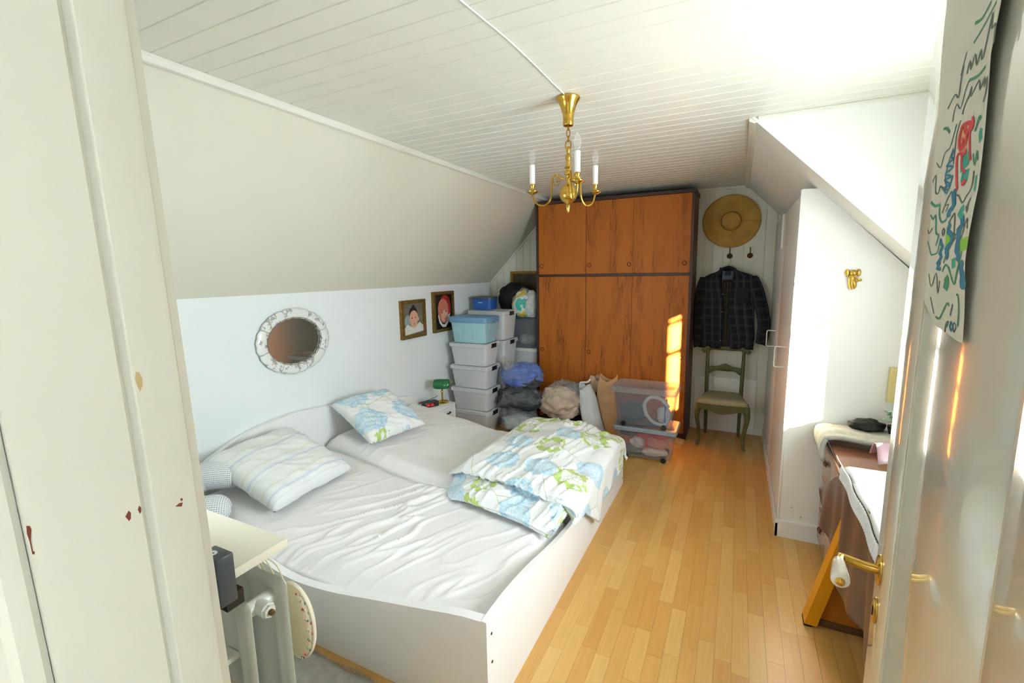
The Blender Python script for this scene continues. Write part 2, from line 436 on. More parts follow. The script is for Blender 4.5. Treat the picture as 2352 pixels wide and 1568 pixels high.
NX_0, NX_1, NZ_0, NZ_1 = -1.94, -1.45, 1.15, 1.62
w2 = struct(MB().box(NX_0-.04, NX_1+.04, .56, .60, NZ_0-.025, NZ_0-.001, .004).obj('window_2', framep))
b = MB().box(NX_0, NX_0+.03, .475, .52, NZ_0, NZ_1).box(NX_1-.03, NX_1, .475, .52, NZ_0, NZ_1).box(NX_0, NX_1, .475, .52, NZ_0, NZ_0+.03).box(NX_0, NX_1, .475, .52, NZ_1-.03, NZ_1)
b.obj('window_frame', framep, w2, smooth=False)
MB().box(NX_0+.029, NX_1-.029, .495, .498, NZ_0+.029, NZ_1-.029).obj('pane', glassm, w2, smooth=False)
# ---- doorway jambs (they lean a little, as in the old house)
def jamb(name, sx, x0):
    P = [(.066, .128), (0, .128), (0, .2045), (-.004, .2075), (-.008, .2105), (-.006, .2145), (-.003, .2165), (-.003, .249), (-.005, .255), (-.012, .2595), (-.066, .2600)]
    P[0] = (-.066, .128)
    b = MB().prism([(sx*q[0], q[1]) for q in P], 'z', -1.62, .62)
    # hall side architrave with a rounded bead
    b.prism([(sx*-.085, .105), (sx*-.010, .105), (sx*-.003, .110), (sx*-.003, .122), (sx*-.008, .1275), (sx*-.085, .1275)], 'z', -1.62, .67)
    b.prism([(sx*-.085, .2602), (sx*-.018, .2602), (sx*-.022, .272), (sx*-.085, .272)], 'z', -1.62, .67)
    o = struct(b.obj(name, framep, smooth=True, ang=.5)); o.location = (x0, 0, 1.62); return o
jl = jamb('trim_6', 1, -.5); jl.rotation_euler = (.0156, 0, 0); jl.location = (-.5, .0003, 1.6)
jr = jamb('trim_7', -1, .262)
struct(MB().box(-.5, .262, .128, .255, 2.205, 2.24).obj('trim_8', framep, smooth=False))
def chip(pts, m, x=.0004):
    b = MB(); n = len(pts)
    b.prism(pts, 'x', 0.0, x); return b.obj('paint_chip', m, jl, smooth=False)
for pts in ([(0.1914,-0.1709),(0.1946,-0.1666),(0.1959,-0.1695),(0.1952,-0.1747),(0.1936,-0.1765)],[(0.2016,-0.1691),(0.2032,-0.1660),(0.2044,-0.1687),(0.2040,-0.1721),(0.2026,-0.174)],
            [(0.1263,-0.1453),(0.1281,-0.1463),(0.1285,-0.1497),(0.127,-0.1584),(0.1269,-0.168),(0.1278,-0.1685),(0.1274,-0.1708),(0.1263,-0.1701),(0.1263,-0.1589),(0.1257,-0.152)]):
    chip([(max(p[0], .1282) if pts[0][0] < .13 else p[0], p[1]) for p in pts] if pts[0][0] > .13 else [(p[0]+.0022, p[1]) for p in pts], chipm)
for pts in ([(0.234,-0.1832),(0.2379,-0.1815),(0.2409,-0.1823),(0.2394,-0.1859)],[(0.2394,-0.1775),(0.2411,-0.1776),(0.2413,-0.1796),(0.2397,-0.1803)]):
    o = chip(pts, chipm); o.location.x = -.003
o = chip([(0.2186,-0.0396),(0.2211,-0.0402),(0.2229,-0.0469),(0.2224,-0.0532),(0.2195,-0.0589),(0.2184,-0.0544),(0.2173,-0.0467)], mat('bare_wood_chip', '#cdb488', .7)); o.location.x = -.003

# ================================================================== DOOR
u = Vector((-.07, -.9975, 0)).normalized(); wv = Vector((0, 0, 1))
ey = wv.cross(u).normalized(); ez = u.cross(ey).normalized()
DM = Matrix(((u.x, ey.x, ez.x, .305), (u.y, ey.y, ez.y, 1.19), (u.z, ey.z, ez.z, .008), (0, 0, 0, 1)))
b = MB()
b.box(0, .130, 0, .04, 0, 2.19, .003).box(.555, .92, 0, .04, 0, 2.19, .003).box(.129, .556, 0, .04, 0, .22, .003).box(.129, .556, 0, .04, 2.13, 2.19, .003)
door = struct(b.obj('door_1', gloss)); door.matrix_world = DM
MB().box(.127, .558, .004, .028, .21, 2.14, .001).obj('panel', gloss, door)
b = MB().prism([(.129, .22), (.138, .22), (.138, 2.13), (.129, 2.13)], 'y', .0015, .005).prism([(.547, .22), (.556, .22), (.556, 2.13), (.547, 2.13)], 'y', .0015, .005)
b.obj('panel_moulding', gloss, door, smooth=False)
# handle
b = MB().lathe([(.001, -.006), (.018, -.006), (.021, -.003), (.021, .0)], n=24, M=Matrix.Translation((.045, -.0005, 1.0)) @ Matrix.Rotation(-pi/2, 4, 'X') @ Matrix.Diagonal((1, 1.65, 1, 1)))
rose = b.obj('handle_rose', brass, door)
b = MB().lathe([(.001, -.005), (.015, -.005), (.018, -.002), (.018, .0)], n=24, M=Matrix.Translation((.045, -.0005, .905)) @ Matrix.Rotation(-pi/2, 4, 'X') @ Matrix.Diagonal((1, 1.65, 1, 1)))
kr = b.obj('keyhole_plate', brass, door)
MB().box(.0435, .0465, -.0068, -.0045, .893, .915).obj('keyhole', darkhole, kr, smooth=False)
b = MB().tube(smooth_pts([(.045, -.003, 1.0), (.045, -.03, 1.002), (.045, -.062, 1.008), (.049, -.071, 1.009), (.060, -.075, 1.008)]), [.0095]*6+[.0092]*5+[.0095]*4+[.0105]*2, 14)
lev = b.obj('handle_lever', brass, door)
gm = Matrix.Translation((.061, -.075, 1.008)) @ Matrix.Rotation(pi/2, 4, 'Y') @ Matrix.Rotation(radians(3), 4, 'X')
MB().lathe([(.010, 0), (.0115, .004), (.013, .02), (.0155, .05), (.017, .068), (.0165, .076), (.012, .080), (.001, .081)], n=24, M=gm).obj('porcelain_grip', mat('porcelain', '#efeae0', .12, coat=.5), lev)
MB().lathe([(.008, .079), (.009, .083), (.006, .088), (.001, .089)], n=16, M=gm).obj('grip_cap', brass, lev)
for z in (.25, 1.05, 1.9): MB().cyl((.926, .002, z), (.926, .002, z+.09), .008).obj('hinge', brass, door)

# child's drawing hanging on the door
STROKES=[('green',0.0018,[(0.2517,1.9933),(0.2838,1.9855),(0.3198,1.9913)]),('green',0.0014999999999999998,[(0.258,1.9646),(0.2898,1.969),(0.3448,1.9799)]),('dark',0.0012,[(0.2449,1.9277),(0.2528,1.943),(0.263,1.9275),(0.2743,1.9439),(0.29,1.9239),(0.3004,1.9398),(0.314,1.9237),(0.3337,1.972),(0.3388,1.9516),(0.3552,1.9499),(0.3566,1.9263)]),('dark',0.0009,[(0.2132,1.9353),(0.2219,1.951),(0.2295,1.9635)]),('green',0.0018,[(0.2597,1.9138),(0.3035,1.9063),(0.3298,1.9087)]),('dark',0.0012,[(0.2428,1.8722),(0.2481,1.8802),(0.268,1.8916),(0.2658,1.8871),(0.2762,1.9007),(0.2773,1.8875),(0.3081,1.8986),(0.3168,1.8842),(0.3314,1.8952),(0.3325,1.8829),(0.3424,1.8915),(0.3436,1.8746),(0.3354,1.8628)]),('dark',0.0012,[(0.1558,1.904),(0.1905,1.9151),(0.2128,1.9049),(0.2171,1.9277),(0.2229,1.9462)]),('dark',0.0009,[(0.1925,1.8743),(0.196,1.8892),(0.2095,1.896),(0.2297,1.8841),(0.2471,1.9047),(0.2597,1.9138)]),('green',0.0018,[(0.144,1.8753),(0.1637,1.8719),(0.1834,1.8604)]),('green',0.0018,[(0.3338,1.8421),(0.3252,1.8469),(0.3132,1.8313)]),('teal',0.0026999999999999997,[(0.3414,1.8287),(0.339,1.8232),(0.3454,1.812)]),('teal',0.0018,[(0.3489,1.7678),(0.3507,1.7583),(0.3524,1.7469)]),('red',0.0026999999999999997,[(0.245,1.8498),(0.2541,1.8537),(0.2858,1.8496),(0.2935,1.8392),(0.2714,1.8407),(0.2613,1.8512)]),('red',0.0018,[(0.245,1.8498),(0.2414,1.8369),(0.2496,1.8213),(0.2629,1.8198),(0.2753,1.8252),(0.2785,1.8377),(0.2866,1.8422)]),('orange',0.0072,[(0.2556,1.8499),(0.2485,1.8407),(0.252,1.8263)]),('orange',0.005999999999999999,[(0.263,1.8468),(0.2658,1.834),(0.2658,1.8178),(0.2703,1.8115)]),('red',0.0014999999999999998,[(0.2549,1.8352),(0.2629,1.8306),(0.2531,1.8233),(0.2719,1.8286)]),('red',0.0014999999999999998,[(0.2855,1.8451),(0.2989,1.8096),(0.3105,1.7936)]),('red',0.0014999999999999998,[(0.2949,1.8556),(0.3032,1.8432),(0.2982,1.8368)]),('red',0.0018,[(0.2791,1.815),(0.2775,1.8087),(0.2569,1.8136),(0.24,1.8121),(0.253,1.779),(0.2655,1.7604)]),('red',0.0014999999999999998,[(0.2641,1.8114),(0.2689,1.7955),(0.2855,1.7824),(0.2927,1.7845)]),('teal',0.0072,[(0.2758,1.8077),(0.2857,1.7871)]),('teal',0.005999999999999999,[(0.2927,1.7845),(0.2906,1.7689)]),('red',0.0026999999999999997,[(0.2844,1.7692),(0.292,1.7653),(0.2981,1.7704)]),('dark',0.0009,[(0.2368,1.8656),(0.2232,1.8495),(0.223,1.8326),(0.2246,1.8051)]),('dark',0.0009,[(0.217,1.8651),(0.2066,1.8506),(0.1938,1.8345),(0.1696,1.8321),(0.1568,1.8116),(0.1292,1.8245)]),('blue',0.0014999999999999998,[(0.2248,1.8279),(0.2101,1.818),(0.2215,1.8129),(0.1893,1.8087),(0.2264,1.8005),(0.1897,1.7952),(0.2275,1.7859),(0.1882,1.7864),(0.2224,1.7752),(0.1934,1.7735),(0.2126,1.7634),(0.2319,1.7867)]),('dark',0.0012,[(0.2147,1.8301),(0.1981,1.8116),(0.1923,1.7887),(0.2107,1.7681),(0.1818,1.7767),(0.1705,1.7784)]),('dark',0.0012,[(0.2367,1.763),(0.2176,1.7509),(0.1996,1.7334)]),('dark',0.0009,[(0.2247,1.7573),(0.2104,1.7443),(0.2303,1.7435),(0.2194,1.7344)]),('dark',0.0012,[(0.1187,1.7941),(0.1355,1.8027),(0.1446,1.7742),(0.1631,1.7701),(0.1698,1.78),(0.1893,1.7711)]),('green',0.0012,[(0.317,1.8013),(0.3325,1.7838),(0.3346,1.8021),(0.3433,1.788)]),('dark',0.0012,[(0.3336,1.7761),(0.3357,1.7606),(0.3286,1.7502),(0.3153,1.7455),(0.3004,1.7381),(0.277,1.7505),(0.2605,1.7541)]),('blue',0.0036,[(0.2626,1.7601),(0.2476,1.7586),(0.2593,1.7402),(0.2395,1.7323),(0.2382,1.7237)]),('green',0.0021,[(0.1212,1.7602),(0.1519,1.7501),(0.1799,1.7493)]),('dark',0.0012,[(0.3225,1.7316),(0.3314,1.7228),(0.3313,1.7332),(0.3415,1.7402)]),('teal',0.0042,[(0.3129,1.7314),(0.2957,1.7238),(0.3146,1.7166)]),('green',0.0014999999999999998,[(0.1801,1.7487),(0.1853,1.7296),(0.2056,1.7186),(0.2294,1.7218)]),('dark',0.0012,[(0.2421,1.7141),(0.265,1.7257),(0.2733,1.7214),(0.2818,1.6941),(0.2923,1.6949)]),('green',0.0014999999999999998,[(0.1275,1.7383),(0.1467,1.7284),(0.1618,1.7334),(0.1742,1.7038),(0.1925,1.6996),(0.1802,1.6829)]),('dark',0.0012,[(0.1199,1.7132),(0.1293,1.7059),(0.147,1.7137)]),('dark',0.0012,[(0.2174,1.7086),(0.2121,1.7029),(0.2195,1.6972),(0.226,1.7035),(0.2174,1.7086)]),('blue',0.0036,[(0.2542,1.7131),(0.2469,1.7021),(0.2682,1.695),(0.2722,1.6848),(0.2437,1.6744),(0.2564,1.6666),(0.2491,1.6609)]),('lime',0.005399999999999999,[(0.2499,1.7004),(0.254,1.6784)]),('blue',0.0036,[(0.3124,1.717),(0.3184,1.7066),(0.3008,1.6998),(0.3088,1.6898),(0.3037,1.6709),(0.3183,1.6651),(0.3138,1.6556)]),('blue',0.0026999999999999997,[(0.3143,1.7069),(0.3068,1.6845),(0.3203,1.6704)]),('lime',0.0036,[(0.311,1.6788),(0.3142,1.6706)]),('lime',0.0072,[(0.3374,1.6869),(0.3409,1.6697)]),('teal',0.0036,[(0.2908,1.6601),(0.2964,1.6461)]),('blue',0.0026999999999999997,[(0.2113,1.6923),(0.2086,1.6863),(0.2216,1.6797),(0.2103,1.6693),(0.2228,1.6644),(0.2013,1.6524),(0.2168,1.6538),(0.204,1.6461),(0.2258,1.6446)]),('green',0.0012,[(0.1257,1.6927),(0.1393,1.6829),(0.1573,1.6691),(0.172,1.6688),(0.1934,1.6714),(0.2032,1.6866)]),('dark',0.0012,[(0.2374,1.6536),(0.2546,1.6711),(0.2807,1.6858),(0.2961,1.6905)]),('green',0.0014999999999999998,[(0.2354,1.64),(0.2485,1.6505),(0.2694,1.6461),(0.3054,1.6231),(0.316,1.6392),(0.3328,1.6687)]),('green',0.0048,[(0.2581,1.6328),(0.2658,1.6256),(0.2611,1.6136)]),('blue',0.0036,[(0.3456,1.6552),(0.3376,1.646),(0.3455,1.6355),(0.3466,1.6223),(0.3598,1.6227),(0.3473,1.6408)]),('dark',0.0009,[(0.3222,1.6864),(0.3385,1.714),(0.3458,1.6992)]),('dark',0.0009,[(0.1595,1.6362),(0.1836,1.6146),(0.2018,1.6382),(0.2235,1.6059),(0.2256,1.6261)]),('dark',0.0009,[(0.1879,1.5977),(0.2185,1.5725)]),('green',0.0014999999999999998,[(0.231,1.5689),(0.2522,1.5685),(0.2769,1.5923),(0.2917,1.5903)]),('dark',0.0012,[(0.3017,1.5767),(0.308,1.5943)]),('green',0.0012,[(0.322,1.6077),(0.3302,1.6081),(0.3384,1.5923),(0.3427,1.5653)]),('dark',0.0009,[(0.2845,1.5501),(0.2862,1.5636),(0.2963,1.5675),(0.2907,1.5582)]),('blue',0.0012,[(0.3093,1.5688),(0.3056,1.5613),(0.3148,1.5552),(0.3184,1.5627),(0.3093,1.5688)]),('dark',0.0009,[(0.3225,1.5688),(0.3348,1.5645),(0.3278,1.5553),(0.321,1.5616),(0.3225,1.5688)])]
ptop = 2.16
LEFT = [(1.5444, .34), (1.5495, .290), (1.5558, .2278), (1.5656, .2035), (1.5896, .147), (1.75, .120), (2.0258, .0765), (2.16, .062)]
RIGHT = [(1.5444, .372), (1.6549, .354), (1.7494, .366), (1.8493, .3505), (1.9187, .3457), (1.9709, .3646), (2.16, .385)]
def paper_off(t, z):
    a, c = lerp_pts(LEFT, z), lerp_pts(RIGHT, z); f = (t-a)/max(c-a, .01)
    return -(.0014+.004*max(0, f)**3*(1+.5*sin(z*23))+.0005*sin(z*31+t*20))
def paper_pt(f, g):
    zz = 1.5444+(ptop-1.5444)*g**1.35
    a, c = lerp_pts(LEFT, zz), lerp_pts(RIGHT, zz); t = a+(c-a)*f
    return Vector((t, paper_off(t, zz), zz-.008))
dr = thing('child_drawing', "long paper with a child's felt-pen drawing taped to the white door", 'drawing')
dr.matrix_world = DM
papm = mat('drawing_paper', '#dcdacd', .8, var=.02, vscale=10)
MB().grid(paper_pt, 24, 120).obj('paper', papm, dr, thick=.0004)
INK = dict(green='#3f8f6c', dark='#5b6f60', teal='#3aa392', red='#cf3f45', orange='#eda07c', blue='#23789a', lime='#8cc63e')
inks = {}
for c_, w_, p_ in STROKES: inks.setdefault(c_, []).append((w_, p_))
layer = {'orange': .0005, 'teal': .0007, 'lime': .0007, 'green': .0009, 'dark': .0009, 'blue': .0010, 'red': .0012}
for c_, L_ in inks.items():
    b = MB()
    for w_, p_ in L_:
        pts = smooth_pts([(q[0], 0, q[1]) for q in p_], 3)
        row = []
        for i, p in enumerate(pts):
            d = pts[min(i+1, len(pts)-1)]-pts[max(i-1, 0)]; d.normalize(); n = Vector((d.z*2.6, 0, -d.x))*w_*1.1
            pr = []
            for s_ in (-1, 1):
                q = p+n*s_; pr.append(b.bm.verts.new((q.x, paper_off(q.x, q.z)-layer[c_], q.z-.008)))
            row.append(pr)
        for r0, r1 in zip(row, row[1:]): b.bm.faces.new((r0[0], r0[1], r1[1], r1[0]))
    o = b.obj('pen_strokes', mat('ink_'+c_, INK[c_], .8, var=.1), dr, smooth=False); o['kind'] = 'stuff'

# ================================================================== BED
BX0, BX1, BY0, BY1 = -2.72, -.74, 1.25, 3.41
bed = thing('double_bed', 'white double bed with arched headboard and low curved side panels', 'bed', (-1.7, 2.33, 0))
def bl(x, y, z): return (x+1.7, y-2.33, z)
def panel(name, axis, a0, a1, topf, p0, p1, z0=0, n=28):
    pts = [(a0, z0)]+[(a0+(a1-a0)*i/n, topf(a0+(a1-a0)*i/n)) for i in range(n+1)]+[(a1, z0)]
    off = (1.7, 2.33)
    if axis == 'x': poly = [(p[0]+1.7, p[1]) for p in pts]; return MB().prism(poly, 'y', p0-2.33, p1-2.33).obj(name, lamin, bed, smooth=False)
    poly = [(p[0]-2.33, p[1]) for p in pts]; return MB().prism(poly, 'x', p0+1.7, p1+1.7).obj(name, lamin, bed, smooth=False)
NEAR = [(-2.72, .46), (-2.4, .40), (-2.0, .325), (-1.83, .29), (-1.70, .284), (-1.5, .303), (-1.31, .337), (-1.02, .388), (-.86, .417), (-.74, .427)]
FOOT = [(1.25, .428), (1.40, .428), (1.55, .413), (1.69, .390), (2.0, .330), (2.33, .30), (2.66, .31), (3.0, .325), (3.25, .335), (3.41, .335)]
HEAD = [(1.22, .47), (1.44, .575), (1.7, .672), (1.95, .703), (2.16, .706), (2.5, .66), (2.8, .60), (3.1, .555), (3.4, .50), (3.42, .49)]
def sm(T): 
    P = smooth_pts([(a, 0, c) for a, c in T], 5); Q = [(p.x, p.z) for p in P]
    return lambda x: lerp_pts(Q, x)
panel('side_panel', 'x', BX0, BX1-.022, sm(NEAR), BY0, BY0+.038)
panel('side_panel', 'x', BX0, BX1-.022, lambda x: min(.36, sm(NEAR)(x)), 3.325, 3.36)
panel('foot_panel', 'y', BY0, BY1, sm(FOOT), BX1-.022, BX1)
panel('headboard', 'y', 1.22, 3.42, sm(HEAD), -2.765, -2.725)
for y, z in ((1.285, .36), (1.285, .245), (1.285, .13), (3.375, .36), (3.375, .25), (3.375, .14), (3.375, .06)):
    MB().cyl(bl(BX1-.002, y, z), bl(BX1+.0015, y, z), .0055, n=12).obj('bolt_hole', mat('bolt_cap', '#3a3a38', .5, .5), bed)
for x in (-2.1, -1.3): MB().box(x+1.7-.03, x+1.7+.03, 1.30-2.33, 3.32-2.33, .06, .09).obj('slat_beam', mat('pine', '#c9a878', .6), bed, smooth=False)

def mat_top(x, y, far):
    z = .335+(.125 if far else .10)*sst(-1.75, -2.62, x)
    if far: z += .012
    return z
def ridge(x, y, sc, seed):
    # long thin creases running obliquely
    a = 1.15; X = x*cos(a)+y*sin(a); Y = -x*sin(a)+y*cos(a)
    n = nz((X*1.5, Y*6.5, 0), sc, seed)+.5*nz((X*3, Y*15, 3), sc, seed+2)
    return max(0, 1-abs(n)*4.0)**1.6
def mattress(name, y0, y1, far, label):
    x0, x1 = -2.715, -.768
    cx, cy = (x0+x1)/2, (y0+y1)/2
    def fn(u, v):
        e = .05; U = -e+u*(1+2*e); V = -e+v*(1+2*e)
        x = x0+(x1-x0)*max(0, min(1, U)); y = y0+(y1-y0)*max(0, min(1, V))
        ex = min(x-x0, x1-x); eyy = min(y-y0, y1-y)
        z = mat_top(x, y, far)-.045*(1-sst(0, .09, ex))-.045*(1-sst(0, .10, eyy))
        mask = sst(-2.3, -1.8, x)*(1-.5*sst(-1.0, -.8, x)) if not far else .25+.3*sst(-2.0, -2.5, x)
        wr = ridge(x, y, 1.5, 3 if not far else 9)*(.25+1.2*max(0, nz((x, y, 1), 2.2, 5)+.25))
        z += mask*.022*wr+.006*nz((x, y, 0), 3, 1)+.003*nz((x, y, 0), 9, 4)
        if U < 0 or U > 1: z = z-(z-.15)*min(1, (max(-U, U-1)/e))
        if V < 0 or V > 1: z = z-(z-.15)*min(1, (max(-V, V-1)/e))
        return Vector((x-cx, y-cy, z-.095))
    o = MB().grid(fn, 230, 120).obj(name, sheetm, ang=2.0)
    o.location = (cx, cy, .095)
    return tag(o, label, 'mattress', 'mattresses side by side in the white bed')
mattress('mattress', 1.293, 2.262, False, 'nearer mattress of the bed, its white fitted sheet full of creases')
mattress('mattress', 2.270, 3.322, True, 'farther mattress of the bed, white sheet smooth, head end raised')

def pillow(name, L, W, T, m, M, label, seed, nu=44, pw=.42, wr=.006, flange=0):
    def fn(side):
        def g(a, c):
            U, V = a*2-1, c*2-1
            pu = 1-.07*(1-abs(V)**3)*0-.06*(V*V)*0; k = 1-.055*(1-V*V)*abs(U)**6; k2 = 1-.055*(1-U*U)*abs(V)**6
            x, y = U*L/2*k, V*W/2*k2
            t = T*max(0, (1-U**4)*(1-V**4))**pw
            z = side*t/2*(1.0 if side > 0 else .5)
            w = wr*(nz((U*2.2, V*2.2, side), 1.2, seed)+.8*ridge(x*1.3, y*1.3, 2.2, seed)-.3)*min(1, t/T*1.6)
            return Vector((x, y, z+side*w))
        return g
    b = MB()
    b.grid(fn(1), nu, nu, lambda a, c: (a*L+seed*.31, c*W+seed*.17))
    b.grid(fn(-1), nu, nu, lambda a, c: (a*L+.9, c*W+.3))
    bmesh.ops.remove_doubles(b.bm, verts=b.bm.verts[:], dist=.0005)
    o = b.obj(name, m, ang=2.5); o.matrix_world = M
    return tag(o, label, 'pillow')
R = lambda a, ax: Matrix.Rotation(radians(a), 4, ax)
pillow('pillow', .57, .58, .20, stripe_pillow, Matrix.Translation((-2.40, 1.71, .530)) @ R(4, 'Z') @ R(20, 'Y'), 'pale striped pillow propped against the headboard of the nearer mattress', 2, wr=.014)
pillow('pillow', .50, .52, .17, floral, Matrix.Translation((-2.43, 2.58, .585)) @ R(-9, 'Z') @ R(25, 'Y'), 'small pillow with green and blue flowers against the headboard', 5, wr=.018)

# duvet, folded once, one side hanging over the foot of the bed
ST = [(0, .368), (.006, .382), (.035, .402), (.09, .415), (.16, .420), (.215, .424), (.232, .436), (.208, .446), (.190, .462), (.205, .484), (.26, .503), (.35, .514), (.5, .516), (.7, .512), (.9, .516), (1.1, .520), (1.24, .510), (1.33, .482), (1.365, .44), (1.372, .40), (1.372, .37)]
SP = smooth_pts([(i, a, c) for i, (a, c) in enumerate(ST)], 5)
LEFTX = [(0, -1.44), (5, -1.58), (8, -1.63), (10, -1.63), (14, -1.60), (17, -1.60), (20, -1.58)]
OVER = [(1.9, .37), (2.30, .345), (2.45, .24), (2.60, .12), (2.70, .20), (2.84, .235), (3.05, .215), (3.2, .285), (3.35, .32), (3.5, .30)]
def duvet_pt(a, v):
    i = a*(len(SP)-1); k = int(min(i, len(SP)-2)); p = SP[k].lerp(SP[k+1], i-k)
    s, sy, sz = p.x, p.y, p.z
    xl = lerp_pts(LEFTX, s); xr = -.79
    upper = s >= 7.0
    vv = v/.74
    if vv <= 1:
        x = xl+(xr-xl)*vv
        yb = lerp_pts([(-1.7, 2.13), (-1.4, 2.06), (-1.05, 2.00), (-.70, 1.93)], x)
        y = yb+sy
        d = x-xl
        base = mat_top(x, y, y > 2.27)+.022
        f = (sst(-.03, .16, d)*.75+.25*sst(0, .5, d)) if s >= 7 else sst(-.02, .14, d)
        z = base+(sz-base)*f-.045*sst(-1.02, -.79, x)*(1 if upper else .3)
        puff = f*min(1, sy/.1+.2)
        z += puff*(.030*nz((x, y, 0), 3.6, 8)+.016*nz((x*1.6, y*3.2, 0), 3.2, 12)+.016*ridge(x*1.2, y*.8, 1.8, 15)-.006)
        if s < 6: z += f*.012*sin(x*14)*sst(0, .1, sy)
        y += .018*nz((x*3, s, 0), 1.2, 20)*(1 if s < 10 else 0)
        return Vector((x, y, z))
    t = (vv-1)/(1/.74-1)
    q = duvet_pt(a, .74); ov = lerp_pts(OVER, q.y)
    if not upper: # the lower fold only reaches the foot panel
        return q+Vector((.035*t, 0, -(q.z-.385)*sst(0, 1, t)))
    if t < .35:
        an = t/.35*pi/2; r = .092
        return Vector((q.x+r*sin(an), q.y-.02*t, q.z-(.05)*(1-cos(an))))
    tt = (t-.35)/.65; z0 = q.z-.05; ov = min(ov, z0-.015)
    x = q.x+.092+.010*sin(q.y*22+tt*2)*tt+.012*tt*(1-tt)
    return Vector((max(x, -.722), q.y-.007-.03*tt*sst(2.9, 2.4, q.y), z0+(ov-z0)*tt))
b = MB()
ulen = [0]
for p0, p1 in zip(SP, SP[1:]): ulen.append(ulen[-1]+(Vector((0, p1.y-p0.y, p1.z-p0.z))).length)
def duv(a, v):
    i = a*(len(SP)-1); k = int(min(i, len(SP)-2)); return (v*1.18+.37, ulen[k]+(ulen[k+1]-ulen[k])*(i-k)+.11)
b.grid(duvet_pt, 150, 110, duv)
dv = b.obj('duvet', floral, ang=2.5, thick=.012)
tag(dv, 'rumpled duvet with green and blue flowers hanging over the bed foot', 'duvet')

# dotted neck pillow
def dotted():
    m = bpy.data.materials.new('dotted_cotton'); t = NT(m)
    v = t.n('TexVoronoi', {'Vector': t.coord('UV'), 'Scale': 1., 'Randomness': 0.}, voronoi_dimensions='2D').outputs['Distance']
    t.L.new(t.mix(t.m('LESS_THAN', v, .27), C('#e9ebea'), C('#8d929c')), t.b.inputs['Base Color']); t.b.inputs['Roughness'].default_value = .9
    return m
path = smooth_pts([(-2.505, 1.465, .560), (-2.55, 1.42, .565), (-2.60, 1.37, .56), (-2.61, 1.27, .54), (-2.53, 1.195, .505), (-2.43, 1.215, .482), (-2.355, 1.285, .472)], 6)
m_ = len(path); b = MB(); b.uv = b.bm.loops.layers.uv.new('UVMap')
# close both ends with rounded caps
cap = [radians(8), radians(25), radians(42), radians(60), radians(76)]
d0, d1 = (path[0]-path[1]).normalized(), (path[-1]-path[-2]).normalized()
prof = [.075*sin(a) for a in cap]+[.075]*m_+[.075*sin(a) for a in reversed(cap)]
path = [path[0]+d0*.075*cos(a) for a in cap]+path+[path[-1]+d1*.075*cos(a) for a in reversed(cap)]; m_ = len(path)
n_ = 24; rings = []
for i, p in enumerate(path):
    d = (path[min(i+1, m_-1)]-path[max(i-1, 0)]).normalized(); uu = d.cross(Vector((0, 0, 1))).normalized(); ww = d.cross(uu)
    rings.append([p+(uu*cos(2*pi*k/n_)+ww*sin(2*pi*k/n_))*prof[i] for k in range(n_)])
vsr = [[b.bm.verts.new(p) for p in r] for r in rings]
for i in range(m_-1):
    for k in range(n_):
        f = b.bm.faces.new((vsr[i][k], vsr[i][(k+1) % n_], vsr[i+1][(k+1) % n_], vsr[i+1][k]))
        for l, (a_, c_) in zip(f.loops, ((i, k), (i, k+1), (i+1, k+1), (i+1, k))): l[b.uv].uv = (a_*1.9, c_*1.75)
b.bm.faces.new(vsr[0][::-1]); b.bm.faces.new(vsr[-1])
tag(b.obj('neck_pillow', dotted(), ang=2.5), 'grey dotted U-shaped neck pillow beside the striped pillow', 'neck pillow')

# ================================================================== WARDROBE
WX0, WX1, WY, WT = -1.965, -.395, 4.58, 2.375
wr = thing('wardrobe', 'tall brown teak wardrobe with six sliding doors against the far wall', 'wardrobe', ((WX0+WX1)/2, 4.79, 0))
cx, cy = (WX0+WX1)/2, 4.79
def wb(x0, x1, y0, y1, z0, z1, name, m, b=.0015, par=None, sm=False):
    return MB().box(x0-cx, x1-cx, y0-cy, y1-cy, z0, z1, b).obj(name, m, par or wr, smooth=sm)
sidew = teak_material('teak_side_shaded', '#5f4330', '#4a3222', '#2a1a10', .5)  # greyer, darker teak: the shade on the wardrobe sides put into the colour
wb(WX0, WX0+.022, WY, 5.0, 0, WT-.02, 'side_panel', sidew); wb(WX1-.022, WX1, WY, 5.0, 0, WT-.02, 'side_panel', sidew)
wb(WX0+.022, WX1-.022, WY+.012, WY+.034, 0, .06, 'plinth', darkwood)
wb(WX0-.004, WX1+.004, WY-.004, 5.0, 1.600, 1.622, 'middle_rail', darkwood)
wb(WX0-.008, WX1+.008, WY-.008, 5.0, WT-.03, WT, 'top_board', darkwood)
wb(WX0, WX0+.024, WY-.003, WY+.02, 0, WT-.03, 'front_edge', darkwood); wb(WX1-.024, WX1, WY-.003, WY+.02, 0, WT-.03, 'front_edge', darkwood)
wb(WX0+.02, WX1-.02, 4.97, 4.98, .02, WT-.03, 'back_board', darkwood)
xs = [WX0+.024, -1.418, -.945, WX1-.024]
